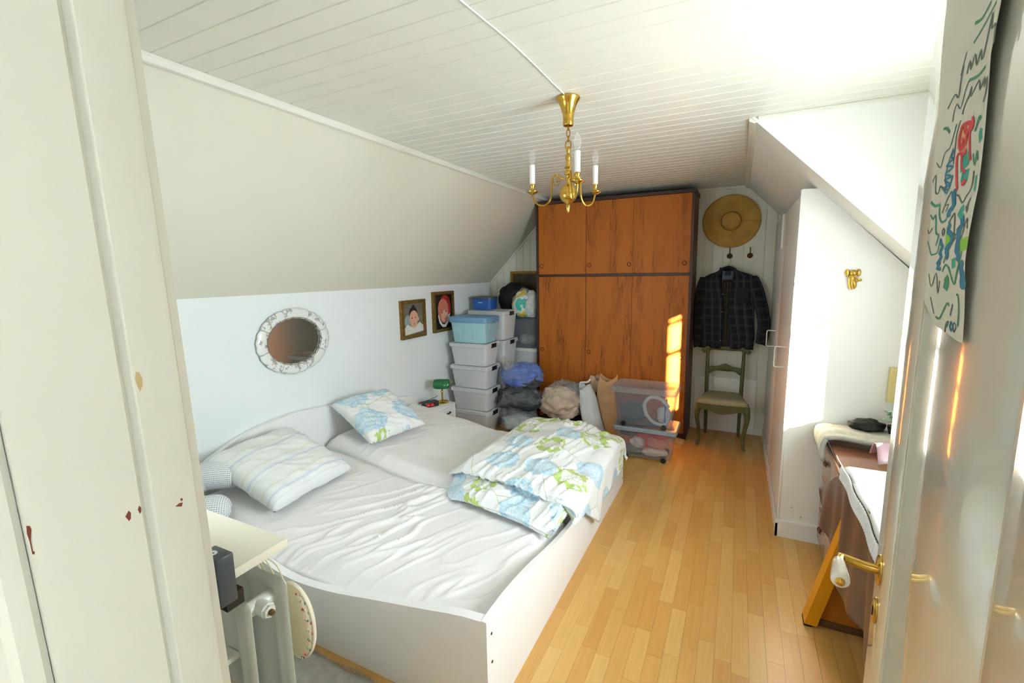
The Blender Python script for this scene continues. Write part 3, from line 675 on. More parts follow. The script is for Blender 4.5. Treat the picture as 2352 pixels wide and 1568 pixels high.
for row, (z0, z1) in enumerate(((.06, 1.598), (1.624, WT-.032))):
    for k in range(3):
        dy = (0.014 if k == 1 else .006)
        d = wb(xs[k]+.0015, xs[k+1]-.0015, WY+dy, WY+dy+.018, z0, z1, 'sliding_door', teak, .001)
        zk = 1.712 if row else .815
        for kx in ([xs[k]+.036] if k < 2 else [xs[k+1]-.05]) + ([xs[2]-.036] if k == 1 and row == 1 else []):
            MB().lathe([(.001, -.002), (.012, -.001), (.017, .0015), (.0205, .004), (.0215, .001), (.0215, -.003)], n=24,
                       M=Matrix.Translation((kx-cx, WY+dy-cy, zk)) @ Matrix.Rotation(pi/2, 4, 'X')).obj('finger_pull', teak_material('teak_pull', '#6e3413', '#55260d', '#2e1407') if 'teak_pull' not in bpy.data.materials else bpy.data.materials['teak_pull'], d)
tag(MB().prism([(-.50, 0), (-.40, 0), (-.40, .012), (-.50, .03)], 'y', 4.46, 4.56).obj('wood_wedge', mat('pine', '#c9a878', .6), smooth=False), 'small pale wooden wedge on the floor at the wardrobe corner', 'wedge')

# ================================================================== BACK WALL THINGS
WB = YB-.0115
# straw hat
def straw():
    m = bpy.data.materials.new('straw'); t = NT(m); v = t.coord()
    sp = t.n('SeparateXYZ', {0: v}).outputs
    r = t.m('SQRT', t.m('ADD', t.m('MULTIPLY', sp[0], sp[0]), t.m('MULTIPLY', sp[2], sp[2])))
    ringw = t.m('SINE', t.m('MULTIPLY', r, 700.)); n1 = t.noise(v, 9, 4); n2 = t.noise(v, 120, 2)
    c = t.ramp(n1, [(.3, C('#b58a3e')), (.55, C('#c49a4c')), (.75, C('#cfa85c'))])
    c = t.mix(t.m('MULTIPLY', t.m('ADD', ringw, n2), .12, clamp=True), c, C('#8a6424'))
    t.L.new(c, t.b.inputs['Base Color']); t.b.inputs['Roughness'].default_value = .75
    t.bump(t.m('ADD', ringw, t.m('MULTIPLY', n2, 2.)), .25, .002); return m
strawm = straw()
hat = thing('straw_hat', 'wide-brimmed straw hat hanging on the white board wall', 'hat', (-.102, WB, 2.105))
def brim(u, v):
    a = u*2*pi; r = .080+(.252-.080)*v
    k = 1+.02*cos(2*a+.6)
    return Vector((r*k*cos(a), -.016-.012*sin(2*a)*v*v-.004*sin(5*a)*v, r*k*1.01*sin(a)))
MB().grid(brim, 72, 10).obj('brim', strawm, hat, thick=.003)
def crown(u, v):
    a = u*2*pi; r = .083*(1 if v < .5 else sqrt(max(0, 1-((v-.5)/.5)**2*1.0))); 
    y = -.014-.085*min(1, v/.5)*.82-.018*(1-(r/.083)**2)
    r2 = .086-.008*min(1, v/.5) if v < .5 else .078*sqrt(max(0.0001, 1-((v-.5)/.5)**2.2))
    return Vector((r2*cos(a), y, r2*sin(a)))
MB().grid(crown, 48, 16).obj('crown', strawm, hat)
MB().tube([(.086*cos(2*pi*k/40), -.019, .086*sin(2*pi*k/40)) for k in range(40)], .005, 6, close=True).obj('hat_band', mat('straw_band', '#8c6424', .8, bump=.2, bscale=200), hat)
# hooks
hkm = mat('dark_bronze', '#5a4527', .4, .8, var=.3, vscale=60)
for x, lb in ((-.098, 'bronze coat hook under the straw hat, the shirt hanger hangs from it'), (.078, 'empty bronze coat hook right of the straw hat')):
    h = thing('coat_hook', lb, 'hook', (x, WB, 1.775), group='bronze coat hooks on the board wall')
    MB().lathe([(.001, .012), (.010, .012), (.014, .008), (.024, .006), (.026, .003), (.026, 0)], n=20, M=Matrix.Rotation(pi/2, 4, 'X')).obj('rosette', hkm, h)
    MB().tube(smooth_pts([(0, -.008, -.002), (0, -.03, -.012), (0, -.045, 0), (0, -.048, .01)]), .0035, 8).obj('lower_hook', hkm, h)
    MB().tube(smooth_pts([(0, -.008, .01), (0, -.010, .05), (0, -.022, .075), (0, -.034, .072)]), .004, 8).obj('upper_hook', hkm, h)
# hanger and plaid shirt jacket
hg = thing('clothes_hanger', 'wire clothes hanger carrying the plaid shirt', 'hanger', (-.103, 4.95, 1.60))
MB().tube(smooth_pts([(0, 0, .02), (0, 0, .09), (.012, .003, .11), (.020, .008, .135), (.005, .018, .150), (-.012, .02, .135)]), .002, 6).obj('hook_wire', chrome, hg)
MB().tube(smooth_pts([(-.20, 0, -.045), (-.1, 0, -.005), (0, 0, .022), (.1, 0, -.005), (.20, 0, -.045)]), .006, 8).obj('shoulder_bar', mat('hanger_wood', '#3b2a1c', .5), hg)
sh = thing('shirt', 'dark navy plaid shirt-jacket on a hanger above the green chair', 'shirt', (-.103, 4.94, 1.30))
LO = [(.875, -.235), (1.0, -.238), (1.25, -.235), (1.45, -.225), (1.575, -.215), (1.61, -.15), (1.635, -.07), (1.665, -.045)]
RO = [(.880, .255), (1.0, .262), (1.25, .245), (1.45, .225), (1.59, .215), (1.615, .15), (1.638, .07), (1.665, .045)]
def shirt_half(sgn):
    T = LO if sgn < 0 else RO
    def fn(a, c):
        z = .878+(1.665-.878)*c; o = lerp_pts(T, z)
        inner = sgn*(.012+.045*sst(1.30, 1.62, z)+(.018 if z < 1.25 else .018)) if sgn < 0 else .018+.03*sst(1.30, 1.62, z)+.035*(1-sst(.9, 1.3, z))
        x = inner+(o-inner)*a
        y = -.052*sqrt(max(0, 1-(abs(x)/.30)**2))*(1-.5*sst(1.5, 1.66, z))-.012*sin(a*9+c*3)*(1-c)+.006*nz((x*8, z*5, 0), 1, 4)
        return Vector((x, y, z-1.30))
    b = MB(); b.grid(fn, 22, 40, lambda a, c: (a*.25+(.5 if sgn > 0 else 0)+c*.05*sgn, c*.79)); return b
shirt_half(-1).obj('front_panel', plaid, sh, thick=.004, ang=2); shirt_half(1).obj('front_panel', plaid, sh, thick=.004, ang=2)
def backp(a, c):
    z = .885+(1.66-.885)*c; x0, x1 = lerp_pts(LO, z), lerp_pts(RO, z); x = x0+(x1-x0)*a
    return Vector((x, .035*(1-(2*a-1)**2)+.004, z-1.30))
b = MB(); b.grid(backp, 20, 30, lambda a, c: (a*.5, c*.79)); b.obj('back_panel', plaid, sh, thick=.003)
def innerp(a, c):
    z = .895+(1.55-.895)*c; return Vector((-.05+.13*a, -.022-.012*sin(a*pi)+.004*sin(a*14), z-1.30))
b = MB(); b.grid(innerp, 12, 20, lambda a, c: (a*.13, c*.65)); b.obj('inner_shirt', plaid2, sh, thick=.003)
for s in (-1, 1):
    if s < 0: P = [(-.205, .0, .275), (-.222, -.01, .15), (-.233, -.02, 0), (-.238, -.025, -.15), (-.236, -.02, -.30), (-.230, -.015, -.415)]
    else: P = [(.212, .0, .28), (.258, -.01, .15), (.300, -.02, 0), (.332, -.025, -.15), (.330, -.025, -.26), (.318, -.02, -.365)]
    P = smooth_pts(P, 4); b = MB(); b.uv = b.bm.loops.layers.uv.new('UVMap'); m_ = len(P); rings = []
    for i, p in enumerate(P):
        r = .040+.018*sin(min(1, i/4)*pi/2)-.010*i/m_
        rings.append([p+Vector((r*1.05*cos(2*pi*k/16), r*.62*sin(2*pi*k/16), .004*sin(i*1.7+k)+(-.25*r*cos(2*pi*k/16)*s if i == m_-1 else 0))) for k in range(16)])
    V_ = [[b.bm.verts.new(p) for p in r] for r in rings]
    for i in range(m_-1):
        for k in range(16):
            f = b.bm.faces.new((V_[i][k], V_[i][(k+1) % 16], V_[i+1][(k+1) % 16], V_[i+1][k]))
            for l, (a_, c_) in zip(f.loops, ((i, k), (i, k+1), (i+1, k+1), (i+1, k))): l[b.uv].uv = (c_*.018, -a_*.034+.02)
    b.bm.faces.new(V_[0][::-1]); b.bm.faces.new(V_[-1])
    sl_ = b.obj('sleeve', plaid, sh, ang=2)
MB().tube(smooth_pts([(-.075, -.052, .30), (-.060, -.045, .345), (0, .01, .368), (.060, -.045, .345), (.075, -.052, .30)], 5), .014, 8).obj('collar', plaid, sh)
MB().box(-.050, .050, -.026, -.022, .245, .335, .008).obj('inner_collar', mat('grey_lining', '#4d5768', .8), sh)
MB().box(-.025, .025, -.030, -.026, .288, .335, .002).obj('neck_label', mat('label_black', '#0a0b0d', .7), sh)
MB().prism([(.085, .155), (.19, .175), (.185, .04), (.140, .02), (.090, .04)], 'y', -.058, -.050).obj('chest_pocket', mat('pocket_grey', '#1a2022', .9), sh)
for z in (.11, -.06, -.22, -.34): MB().cyl((-.035, -.060, z), (-.035, -.056, z), .0055, n=10).obj('button', mat('button_grey', '#8b8b86', .4), sh)
# green chair
grn = mat('olive_green_paint', '#5a5c30', .5, var=.12, vscale=15)
ch = thing('side_chair', 'olive green carved wooden chair with checked seat under the shirt', 'chair', (-.085, 4.70, 0))
XC, YCH = -.085, 4.70
for s in (-1, 1):
    # front cabriole legs
    P = smooth_pts([(s*.190, -.165, .43), (s*.205, -.18, .37), (s*.212, -.187, .29), (s*.198, -.18, .19), (s*.187, -.178, .09), (s*.192, -.190, .03), (s*.203, -.205, .004)], 4)
    rr = [.026, .027, .028, .029, .028, .027, .025, .024, .022, .020, .019, .018, .017, .016, .015, .014, .013, .013, .013, .014, .014, .013, .012, .012, .011][:len(P)]
    MB().tube(P, rr+[.011]*(len(P)-len(rr)), 12).obj('leg', grn, ch)
    # back post and rear leg in one sweep
    P = smooth_pts([(s*.150, .185, .004), (s*.152, .172, .2), (s*.155, .165, .43), (s*.158, .185, .65), (s*.162, .215, .86)], 4)
    MB().tube(P, [.014+.005*sin(i/len(P)*pi) for i in range(len(P))], 10).obj('leg', grn, ch)
def rail(name, z, hw, amp, h, y, wav):
    def fn(a, c):
        x = (a*2-1)*hw
        t = cos((a*2-1)*pi*.5); zt = z+amp*t+wav*cos((a*2-1)*pi*3)*.4
        hh = h*(1+.25*cos((a*2-1)*pi*2))
        ang = c*2*pi
        return Vector((x, y+.011*cos(ang)+.018*(1-(a*2-1)**2), zt+hh/2*sin(ang)))
    b = MB(); b.grid(fn, 36, 12); bmesh.ops.remove_doubles(b.bm, verts=b.bm.verts[:], dist=.0004)
    bmesh.ops.holes_fill(b.bm, edges=b.bm.edges[:]); return b.obj(name, grn, ch)
rail('top_rail', .862, .205, .022, .052, .205, .012); rail('middle_rail', .650, .155, .036, .060, .185, .006)
for s in (-1, 1): MB().sphere((s*.195, .212, .852), (.024, .014, .022)).obj('carved_scroll', grn, ch)
def seatpoly(k=1, z=0): return [(-.222*k, -.205*k), (-.12*k, -.222*k), (0, -.226*k), (.12*k, -.222*k), (.222*k, -.205*k), (.160*k, .172*k), (-.160*k, .172*k)]
b = MB().prism(seatpoly(.96), 'z', .355, .418); ap = b.obj('apron', grn, ch)
b = MB().prism([(-.185, .375), (-.12, .352), (-.06, .332), (0, .322), (.06, .332), (.12, .352), (.185, .375)], 'y', -.208, -.192); b.obj('apron_scallop', grn, ch)
b = MB(); 
def cush(side):
    def fn(a, c):
        U, V = a*2-1, c*2-1
        w = .222+(.160-.222)*c; x = w*U; y = -.205+.377*c-.02*(1-U*U)*(1-c)
        e = max(0, (1-U**6)*(1-V**6))**.35
        return Vector((x*1.0, y, .418+(.048*e if side else 0)))
    return fn
b.grid(cush(1), 24, 24, lambda a, c: (a*.44, c*.38)); b.grid(cush(0), 24, 24, lambda a, c: (a*.44, c*.38))
bmesh.ops.remove_doubles(b.bm, verts=b.bm.verts[:], dist=.0004); b.obj('seat_cushion', gingham, ch, ang=1.2)
# white board leaning behind the chair
tag(MB().box(-.363, .203, WB-.016, WB-.004, 0, .562, .001).obj('leaning_board', lamin), 'square white board standing against the wall behind the green chair', 'board')
# gilt-framed dark picture behind the boxes
def frame(name, label, W, H_, D, bw, fm, loc, rz, parts, group=None):
    """picture frame lying in local XZ, front towards -Y"""
    t = thing(name, label, 'picture', loc, rz, group)
    w, h = W/2, H_/2
    for nm, poly in (('frame_bar', [(-w, -h), (w, -h), (w-bw, -h+bw), (-w+bw, -h+bw)]), ('frame_bar', [(-w, h), (-w+bw, h-bw), (w-bw, h-bw), (w, h)]),
                     ('frame_bar', [(-w, -h), (-w+bw, -h+bw), (-w+bw, h-bw), (-w, h)]), ('frame_bar', [(w, -h), (w, h), (w-bw, h-bw), (w-bw, -h+bw)])):
        b = MB().prism(poly, 'y', -D, -.001)
        c = sum((Vector((p[0], 0, p[1])) for p in poly), Vector())/4
        b.obj(nm, fm, t, smooth=False)
    if bw > .02:
        k = bw*.55
        b = MB()
        for s in (-1, 1):
            b.box(-w+k, w-k, -D-.004, -D, s*(h-k)-.004, s*(h-k)+.004); b.box(s*(w-k)-.004, s*(w-k)+.004, -D-.004, -D, -h+k, h-k)
        b.obj('frame_bead', fm, t, smooth=False)
    parts(t, w-bw, h-bw, D); return t
gilt = mat('gilt_wood', '#9a7634', .35, .6, var=.25, vscale=30); gilt2 = mat('dark_gilt_wood', '#80622e', .36, .45, var=.3, vscale=40)
def darkpic(t, w, h, D):
    MB().box(-w, w, -D*.5, -.002, -h, h).obj('painting', mat('dark_landscape', '#3a3014', .4, var=.7, vscale=9), t, smooth=False)
frame('framed_painting', 'dark painting in a gold frame behind the black bag', .50, .46, .03, .028, gilt, (-2.230, WB, 1.435), 0, darkpic)

# ================================================================== CABINET UNDER THE RIGHT SLOPE
CX, CY = .29, 3.10
cb = thing('built_in_cupboard', 'white built-in cupboard under the sloping ceiling', 'cupboard', (.6, 4.05, 0))
pl_ = [(CX, 0), (CX, 2.085), (CX+.075, 2.082), (XR-.012, 1.49), (XR-.012, 0)]
MB().prism([(p[0]-.6, p[1]) for p in pl_], 'y', CY-4.05, CY+.020-4.05).obj('end_panel', cablam, cb, smooth=False)
MB().box(CX-.006-.6, CX-.6+.006, CY-.004-4.05, CY+.026-4.05, .09, 2.082, .002).obj('front_edge_strip', cablam, cb)
MB().prism([(CX-.012-.6, 0), (.36, 0), (.36, .105), (CX-.012-.6, .105)], 'y', CY-.014-4.05, CY-4.05).obj('end_skirting', cablam, cb, smooth=False)
MB().box(CX-.012-.6, CX+.0-.6, CY-4.05-.014, 5.0-4.05, 0, .085).obj('front_skirting', cablam, cb, smooth=False)
MB().box(CX+.022-.6, CX+.03-.6, CY+.02-4.05, 5.01-4.05, .085, 2.07).obj('inner_back', cablam, cb, smooth=False)
for k, (y0, y1) in enumerate(((3.13, 4.055), (4.062, 5.005))):
    d = MB().box(CX-.6, CX+.020-.6, y0-4.05, y1-4.05, .09, 2.06, .0015).obj('cupboard_door', cablam, cb)
    yh = (3.36, 4.32)[k]; zh = 1.085-.01*k; pr = .062
    h = MB().tube(smooth_pts([(CX-.6, yh-4.05, zh+.064), (CX-pr*.8-.6, yh-4.05, zh+.066), (CX-pr-.6, yh-4.05, zh+.055), (CX-pr-.6, yh-4.05, zh), (CX-pr-.6, yh-4.05, zh-.055), (CX-pr*.8-.6, yh-4.05, zh-.066), (CX-.6, yh-4.05, zh-.064)], 4), .0042, 8)
    h.obj('door_handle', mat('white_plastic', '#f2f1ec', .3), d)
v_ = MB().box(CX-.016-.6, CX-.6, 4.20-4.05, 4.27-4.05, 1.80, 2.065, .002).obj('upper_catch_plate', cablam, cb)
MB().box(CX-.0168-.6, CX-.0155-.6, 4.222-4.05, 4.228-4.05, 1.805, 2.06).obj('gap', darkhole, v_, smooth=False)
for x, z in ((.31, .20), (.36, .145)): MB().cyl((x-.6+.05, CY-.0012-4.05, z), (x-.6+.05, CY-4.05, z), .004, n=10).obj('screw_cap', chrome, cb)
# gilded cherub
cm = mat('gilded_plaster', '#b9963f', .35, .7, var=.2, vscale=60)
an = thing('cherub_ornament', 'small golden cherub ornament on the white cupboard end', 'ornament', (.558, CY-.001, 1.585))
MB().sphere((-.002, -.018, .034), (.016, .014, .016)).obj('head', cm, an)
MB().sphere((-.008, -.016, .002), (.017, .014, .024)).obj('body', cm, an)
MB().tube(smooth_pts([(-.010, -.014, -.012), (-.008, -.014, -.032), (-.002, -.011, -.052)]), [.014]*3+[.013]*3+[.012]*2+[.011], 10).obj('leg', cm, an)
MB().tube(smooth_pts([(-.002, -.016, -.012), (.006, -.018, -.030), (.004, -.012, -.050)]), [.012]*4+[.011]*3+[.009]*2, 10).obj('leg', cm, an)
for s in (-1, 1):
    MB().sphere((s*.025-.003, -.008, .034), (.011, .005, .020), 12, 10).obj('wing', cm, an)
MB().tube(smooth_pts([(.002, -.020, .015), (.014, -.026, .004), (.026, -.026, -.004)]), .005, 8).obj('arm', cm, an); MB().tube(smooth_pts([(.0, -.020, -.004), (.012, -.026, -.014), (.026, -.026, -.006)]), .005, 8).obj('arm', cm, an)
MB().sphere((.030, -.026, -.006), .007).obj('ball', cm, an)
def botan(t, w, h, D):
    MB().box(-w, w, -D*.6, -.002, -h, h).obj('print', mat('cream_print', '#d8cc9c', .6), t, smooth=False)
    for k in range(6): MB().cyl((-.01+.012*sin(k*2.1), -D*.6-.0006, -.02+.012*k), (-.01+.012*sin(k*2.1), -D*.6, -.02+.012*k), .009, n=10).obj('printed_leaf', mat('print_green', '#7d9a78', .7), t)
frame('framed_print', 'small botanical print in a cream frame on the cupboard end', .15, .19, .03, .022, mat('cream_gilt', '#d8c98c', .4, .2), (.833, CY-.001, 1.012), 0, botan)

# ================================================================== CHANDELIER
chd = thing('chandelier', 'brass chandelier with three white candle arms hanging from the ceiling', 'chandelier', (-.737, 2.10, ZC))
MB().lathe([(.052, -.001), (.055, -.004), (.054, -.010), (.044, -.022), (.034, -.045), (.027, -.070), (.024, -.088), (.0245, -.090), (.0235, -.094), (.0245, -.118), (.022, -.122), (.006, -.124), (.001, -.1241)], n=32).obj('ceiling_rose', brass, chd)
zz = -.118
for k, (lw, lh, r) in enumerate(((.007, .022, .0022), (.008, .030, .0024), (.007, .022, .0022), (.013, .034, .0030))):
    c_ = zz-lh*.5; P = [((lw*cos(a) if k % 2 else 0), (0 if k % 2 else lw*cos(a)), c_+lh*.62*sin(a)) for a in [2*pi*i/18 for i in range(18)]]
    MB().tube(P, r, 6, close=True).obj('chain_link', oldbrass, chd); zz -= lh*.95
MB().lathe([(.001, -.212), (.006, -.214), (.010, -.220), (.011, -.228), (.008, -.236), (.007, -.242), (.013, -.250), (.015, -.258), (.011, -.268), (.010, -.290), (.014, -.296), (.016, -.304), (.010, -.312), (.011, -.318), (.016, -.322), (.017, -.334), (.011, -.340), (.009, -.352), (.011, -.358), (.008, -.366), (.012, -.378), (.0205, -.3845), (.0295, -.392), (.0365, -.403), (.0402, -.4165), (.0402, -.4275), (.0365, -.441), (.0295, -.452), (.0205, -.4595), (.011, -.466), (.008, -.470), (.011, -.476), (.009, -.486), (.006, -.498), (.003, -.506), (.001, -.508)], n=28).obj('turned_stem', brass, chd)
wax = mat('candle_sleeve_white', '#f4f3ee', .5); bulbm = clear_mat('bulb_glass', '#ffffff', .06, .03, .7)
for a in (182, 62, -58):
    ca, sa = cos(radians(a)), sin(radians(a))
    def rp(r, z, t=0): return (r*ca-t*sa, r*sa+t*ca, z)
    arm = MB().tube(smooth_pts([rp(.014, -.352), rp(.034, -.348), rp(.050, -.332), (rp(.068, -.335)), rp(.078, -.360), rp(.080, -.400), rp(.088, -.440), rp(.112, -.464), rp(.142, -.462), rp(.164, -.446), rp(.175, -.42), rp(.178, -.408)], 4), .0042, 8).obj('arm', oldbrass, chd)
    b = MB()
    for k in range(6):
        t0 = 2*pi*k/6; b.tube([rp(.054, -.362), rp(.054+.016*cos(t0), -.362+.016*sin(t0))], .0013, 5)
    b.tube([rp(.054+.017*cos(t), -.362+.017*sin(t)) for t in [2*pi*i/20 for i in range(20)]], .0014, 5, close=True)
    b.obj('rosette', oldbrass, arm)
    x, y = .178*ca, .178*sa
    MB().lathe([(.001, -.412), (.008, -.410), (.020, -.404), (.029, -.399), (.0295, -.397), (.020, -.400), (.008, -.402), (.009, -.396), (.012, -.390), (.009, -.384), (.0095, -.378), (.013, -.372), (.0115, -.360), (.001, -.3595)], (x, y, 0), 24).obj('drip_pan', brass, arm)
    MB().lathe([(.0125, -.362), (.0125, -.276), (.0105, -.275), (.001, -.2749)], (x, y, 0), 20).obj('candle_sleeve', wax, arm)
    MB().lathe([(.008, -.276), (.009, -.266), (.0145, -.250), (.0155, -.238), (.012, -.220), (.006, -.206), (.001, -.200)], (x, y, 0), 20).obj('bulb', bulbm, arm)
cbl = [(-.737, 2.06, ZC-.004), (-.738, 1.9, ZC-.004), (-.736, 1.7, ZC-.005), (-.741, 1.5, ZC-.004), (-.755, 1.3, ZC-.004), (-.768, 1.1, ZC-.004), (-.77, .8, ZC-.004), (-.76, .27, ZC-.004)]
tag(MB().tube(smooth_pts(cbl, 5), .0024, 8).obj('lamp_cable', mat('white_cable', '#eeeee6', .5)), 'white electric cable running along the ceiling boards to the chandelier', 'cable')

# ================================================================== LEFT WALL
mi = thing('oval_mirror', 'oval wall mirror with flower-painted white porcelain frame', 'mirror', (XL, 2.155, 1.205))
A, B_ = .285, .218
porc = bpy.data.materials.new('painted_porcelain'); t = NT(porc); v = t.coord()
n1 = t.noise(v, 26, 4, .7); n2 = t.noise(v, 9, 2)
f_ = t.m('MULTIPLY', t.m('GREATER_THAN', n1, .55), t.m('GREATER_THAN', n2, .46))
t.L.new(t.mix(f_, C('#e9ece6'), t.ramp(t.noise(v, 60, 1), [(.4, C('#b3a8b6')), (.6, C('#a4ad98'))])), t.b.inputs['Base Color']); t.b.inputs['Roughness'].default_value = .15
rimm = mat('gilt_rim', '#7d735a', .4, .3)
def ov(a, k, x, w=0): return Vector((x, (A*k+w)*cos(a), (B_*k+w)*sin(a)))
MB().ring_loft([[ov(2*pi*i/64, .86, .006) for i in range(64)], [ov(2*pi*i/64, .86, .010) for i in range(64)]]).obj('mirror_glass', mat('silvered_glass', '#d8d8d2', .02, 1, var=0), mi)
MB().ring_loft([[ov(2*pi*i/64, .97, .001) for i in range(64)], [ov(2*pi*i/64, .97, .0055) for i in range(64)]]).obj('backing', mat('mirror_back', '#6d6a5e', .7), mi)
for s in range(8):
    a0, a1 = 2*pi*s/8+.30, 2*pi*(s+1)/8+.30-.012
    def seg(u, v, a0=a0, a1=a1):
        a = a0+(a1-a0)*u; sc = .006*abs(sin(u*pi*3))
        k = .775+.0*v; inn = (A*.76-sc)/A; out = 1.0+(sc*1.1)/A+.012*sin(u*pi)
        kk = inn+(out-inn)*v
        return Vector((.010+.020*sin(pi*min(1, .12+v*.80))**.7, A*kk*cos(a), B_*(kk+(0.02 if v > .5 else -.02))*sin(a)))
    MB().grid(seg, 18, 8).obj('porcelain_segment', porc, mi, thick=.006)
MB().tube([ov(2*pi*i/72, .775, .024, -.004) for i in range(72)], .0022, 6, close=True).obj('inner_rim', rimm, mi)

def ell(b, x, z, rx, rz, y, n=28, a0=0, a1=2*pi):
    b.prism([(x+rx*cos(a0+(a1-a0)*i/n), z+rz*sin(a0+(a1-a0)*i/n)) for i in range(n)], 'y', y, y+.0008)
def flat(t, nm, m, y, *els):
    b = MB()
    for i, e in enumerate(els): ell(b, e[0], e[1], e[2], e[3], y-.0003*i)
    return b.obj(nm, m, t, smooth=False)
def poly(t, nm, m, y, pts): return MB().prism(pts, 'y', y, y+.0008).obj(nm, m, t, smooth=False)
skin = mat('photo_skin', '#d9a98c', .5, var=.08, vscale=30); skin2 = mat('photo_skin_red', '#cf7a62', .5, var=.12, vscale=25)
hairm = mat('photo_hair', '#241d18', .5); photowhite = mat('photo_white', '#dcdcd4', .5, var=.05, vscale=30); eyem = mat('photo_eye', '#2a1c16', .4); lipm = mat('photo_lip', '#b06a5c', .5); blush = mat('photo_blush', '#c98470', .5)
def baby1(t, w, h, D):
    y = -D*.55
    ph = MB().box(-w, w, y, -.002, -h, h).obj('photograph', mat('photo_grey', '#6f6d5e', .35, var=.15, vscale=14), t, smooth=False)
    flat(ph, 'print_collar', mat('photo_teal', '#8ba6a4', .5), y-.001, (-.085, -.02, .045, .06))
    poly(ph, 'print_shirt', photowhite, y-.002, [(-w, -h), (w, -h+.02), (w, -.075), (.09, -.035), (.05, -.06), (0, -.075), (-.05, -.065), (-.09, -.045), (-w, -.09)])
    flat(ph, 'print_hair', hairm, y-.003, (0, .058, .060, .058))
    flat(ph, 'print_tuft', hairm, y-.0034, (.004, .112, .020, .020))
    flat(ph, 'print_face', skin, y-.004, (.003, .008, .062, .072), (.003, -.040, .050, .045), (-.060, -.008, .012, .018), (.066, -.005, .012, .018))
    flat(ph, 'print_eye', eyem, y-.005, (-.024, .010, .008, .006), (.029, .011, .008, .006))
    flat(ph, 'print_brow', lipm, y-.005, (-.025, .027, .011, .0018), (.030, .028, .011, .0018))
    flat(ph, 'print_mouth', lipm, y-.005, (.004, -.050, .014, .0045)); flat(ph, 'print_nose', blush, y-.005, (.003, -.022, .006, .003))
def baby2(t, w, h, D):
    y = -D*.55
    ph = MB().box(-w, w, y, -.002, -h, h).obj('photograph', mat('photo_dark', '#161310', .35, var=.2, vscale=10), t, smooth=False)
    flat(ph, 'print_red_hood', mat('photo_red', '#a52317', .5, var=.2, vscale=14), y-.001, (.030, .050, .100, .120), (.07, .0, .055, .08))
    poly(ph, 'print_bib', photowhite, y-.002, [(-.105, -.035), (-.08, -.115), (-.03, -.162), (.03, -.166), (.085, -.115), (.118, -.025), (.085, -.035), (.06, -.095), (.015, -.135), (-.03, -.130), (-.07, -.085), (-.085, -.035)])
    flat(ph, 'print_face', skin2, y-.003, (-.010, .022, .092, .112), (0, -.04, .074, .080))
    flat(ph, 'print_lower_face', mat('photo_skin_lit', '#dfab92', .5, var=.06, vscale=30), y-.0035, (.010, -.048, .062, .060))
    flat(ph, 'print_ear', skin2, y-.0035, (-.088, -.02, .012, .022), (.072, .0, .010, .02))
    flat(ph, 'print_eye', eyem, y-.004, (-.030, -.010, .012, .006), (.040, .0, .012, .006))
    flat(ph, 'print_nose', blush, y-.004, (.012, -.042, .008, .004)); flat(ph, 'print_mouth', lipm, y-.004, (.014, -.076, .016, .005))
frame('baby_portrait', 'framed photo of a baby with a dark hair tuft in white', .36, .36, .032, .034, gilt2, (XL, 3.455, 1.232), pi/2, baby1)
frame('baby_portrait', 'framed photo of a baby in a red glow beside the storage boxes', .37, .415, .032, .030, gilt2, (XL, 3.955, 1.262), pi/2, baby2)

# ================================================================== NIGHTSTAND
NX0, NX1, NY0, NY1, NZ = -2.718, -2.446, 3.372, 3.660, .40
ns = thing('nightstand', 'small white nightstand between the bed and the storage boxes', 'nightstand', ((NX0+NX1)/2, (NY0+NY1)/2, 0))
nx, ny = (NX0+NX1)/2, (NY0+NY1)/2; w, d = (NX1-NX0)/2, (NY1-NY0)/2
MB().box(-w, w, -d, d, NZ-.018, NZ, .002).obj('top', lamin, ns)
for sx in (-1, 1):
    for sy in (-1, 1): MB().box(sx*(w-.008)-.015, sx*(w-.008)+.007 if sx > 0 else sx*(w-.008)+.015, sy*(d-.02)-.014, sy*(d-.02)+.014, 0, NZ-.018, .001).obj('leg', lamin, ns)
MB().box(-w+.02, w-.014, -d+.02, d-.02, NZ-.14, NZ-.018).obj('drawer_box', lamin, ns, smooth=False)
dw = MB().box(w-.014, w-.004, -d+.036, d-.036, NZ-.125, NZ-.026, .001).obj('drawer', lamin, ns)
MB().tube(smooth_pts([(w-.006, -.045, NZ-.073), (w+.012, -.035, NZ-.073), (w+.016, 0, NZ-.073), (w+.012, .035, NZ-.073), (w-.006, .045, NZ-.073)]), .007, 8).obj('handle', black, dw)
MB().box(-w+.01, w-.01, -d+.01, d-.01, .10, .115).obj('shelf', lamin, ns, smooth=False)
# banker's lamp
lp = thing('bankers_lamp', "brass banker's lamp with green glass shade on the nightstand", 'lamp', (-2.560, 3.600, NZ))
MB().lathe([(.062, 0), (.063, .006), (.056, .013), (.030, .018), (.014, .024), (.010, .030), (.001, .031)], n=28).obj('base', brass, lp)
MB().lathe([(.009, .025), (.0085, .10), (.013, .106), (.009, .114), (.010, .124), (.005, .130), (.004, .165), (.001, .166)], n=18).obj('stem', brass, lp)
gs = mat('green_glass', '#0b6a33', .08, var=.1, coat=.6)
def shade(a, c):
    x = (a*2-1)*.088; e = (1-abs(a*2-1)**5)**.5 if abs(a*2-1) < 1 else 0
    th = radians(-15)+radians(175)*c
    return Vector((x, -.055*cos(th)*(.35+.65*e)*1.0, .195+(.070*sin(th)-.03)*(.3+.7*e)))
sd = MB().grid(shade, 26, 18).obj('shade', gs, lp, thick=.003)
MB().cyl((-.104, 0, .205), (.104, 0, .205), .003).obj('shade_bar', brass, lp)
for s in (-1, 1): MB().sphere((s*.102, 0, .205), (.010, .008, .008), 12, 8).obj('shade_knob', brass, lp)
for o in [lp]: o.rotation_euler.z = radians(22)
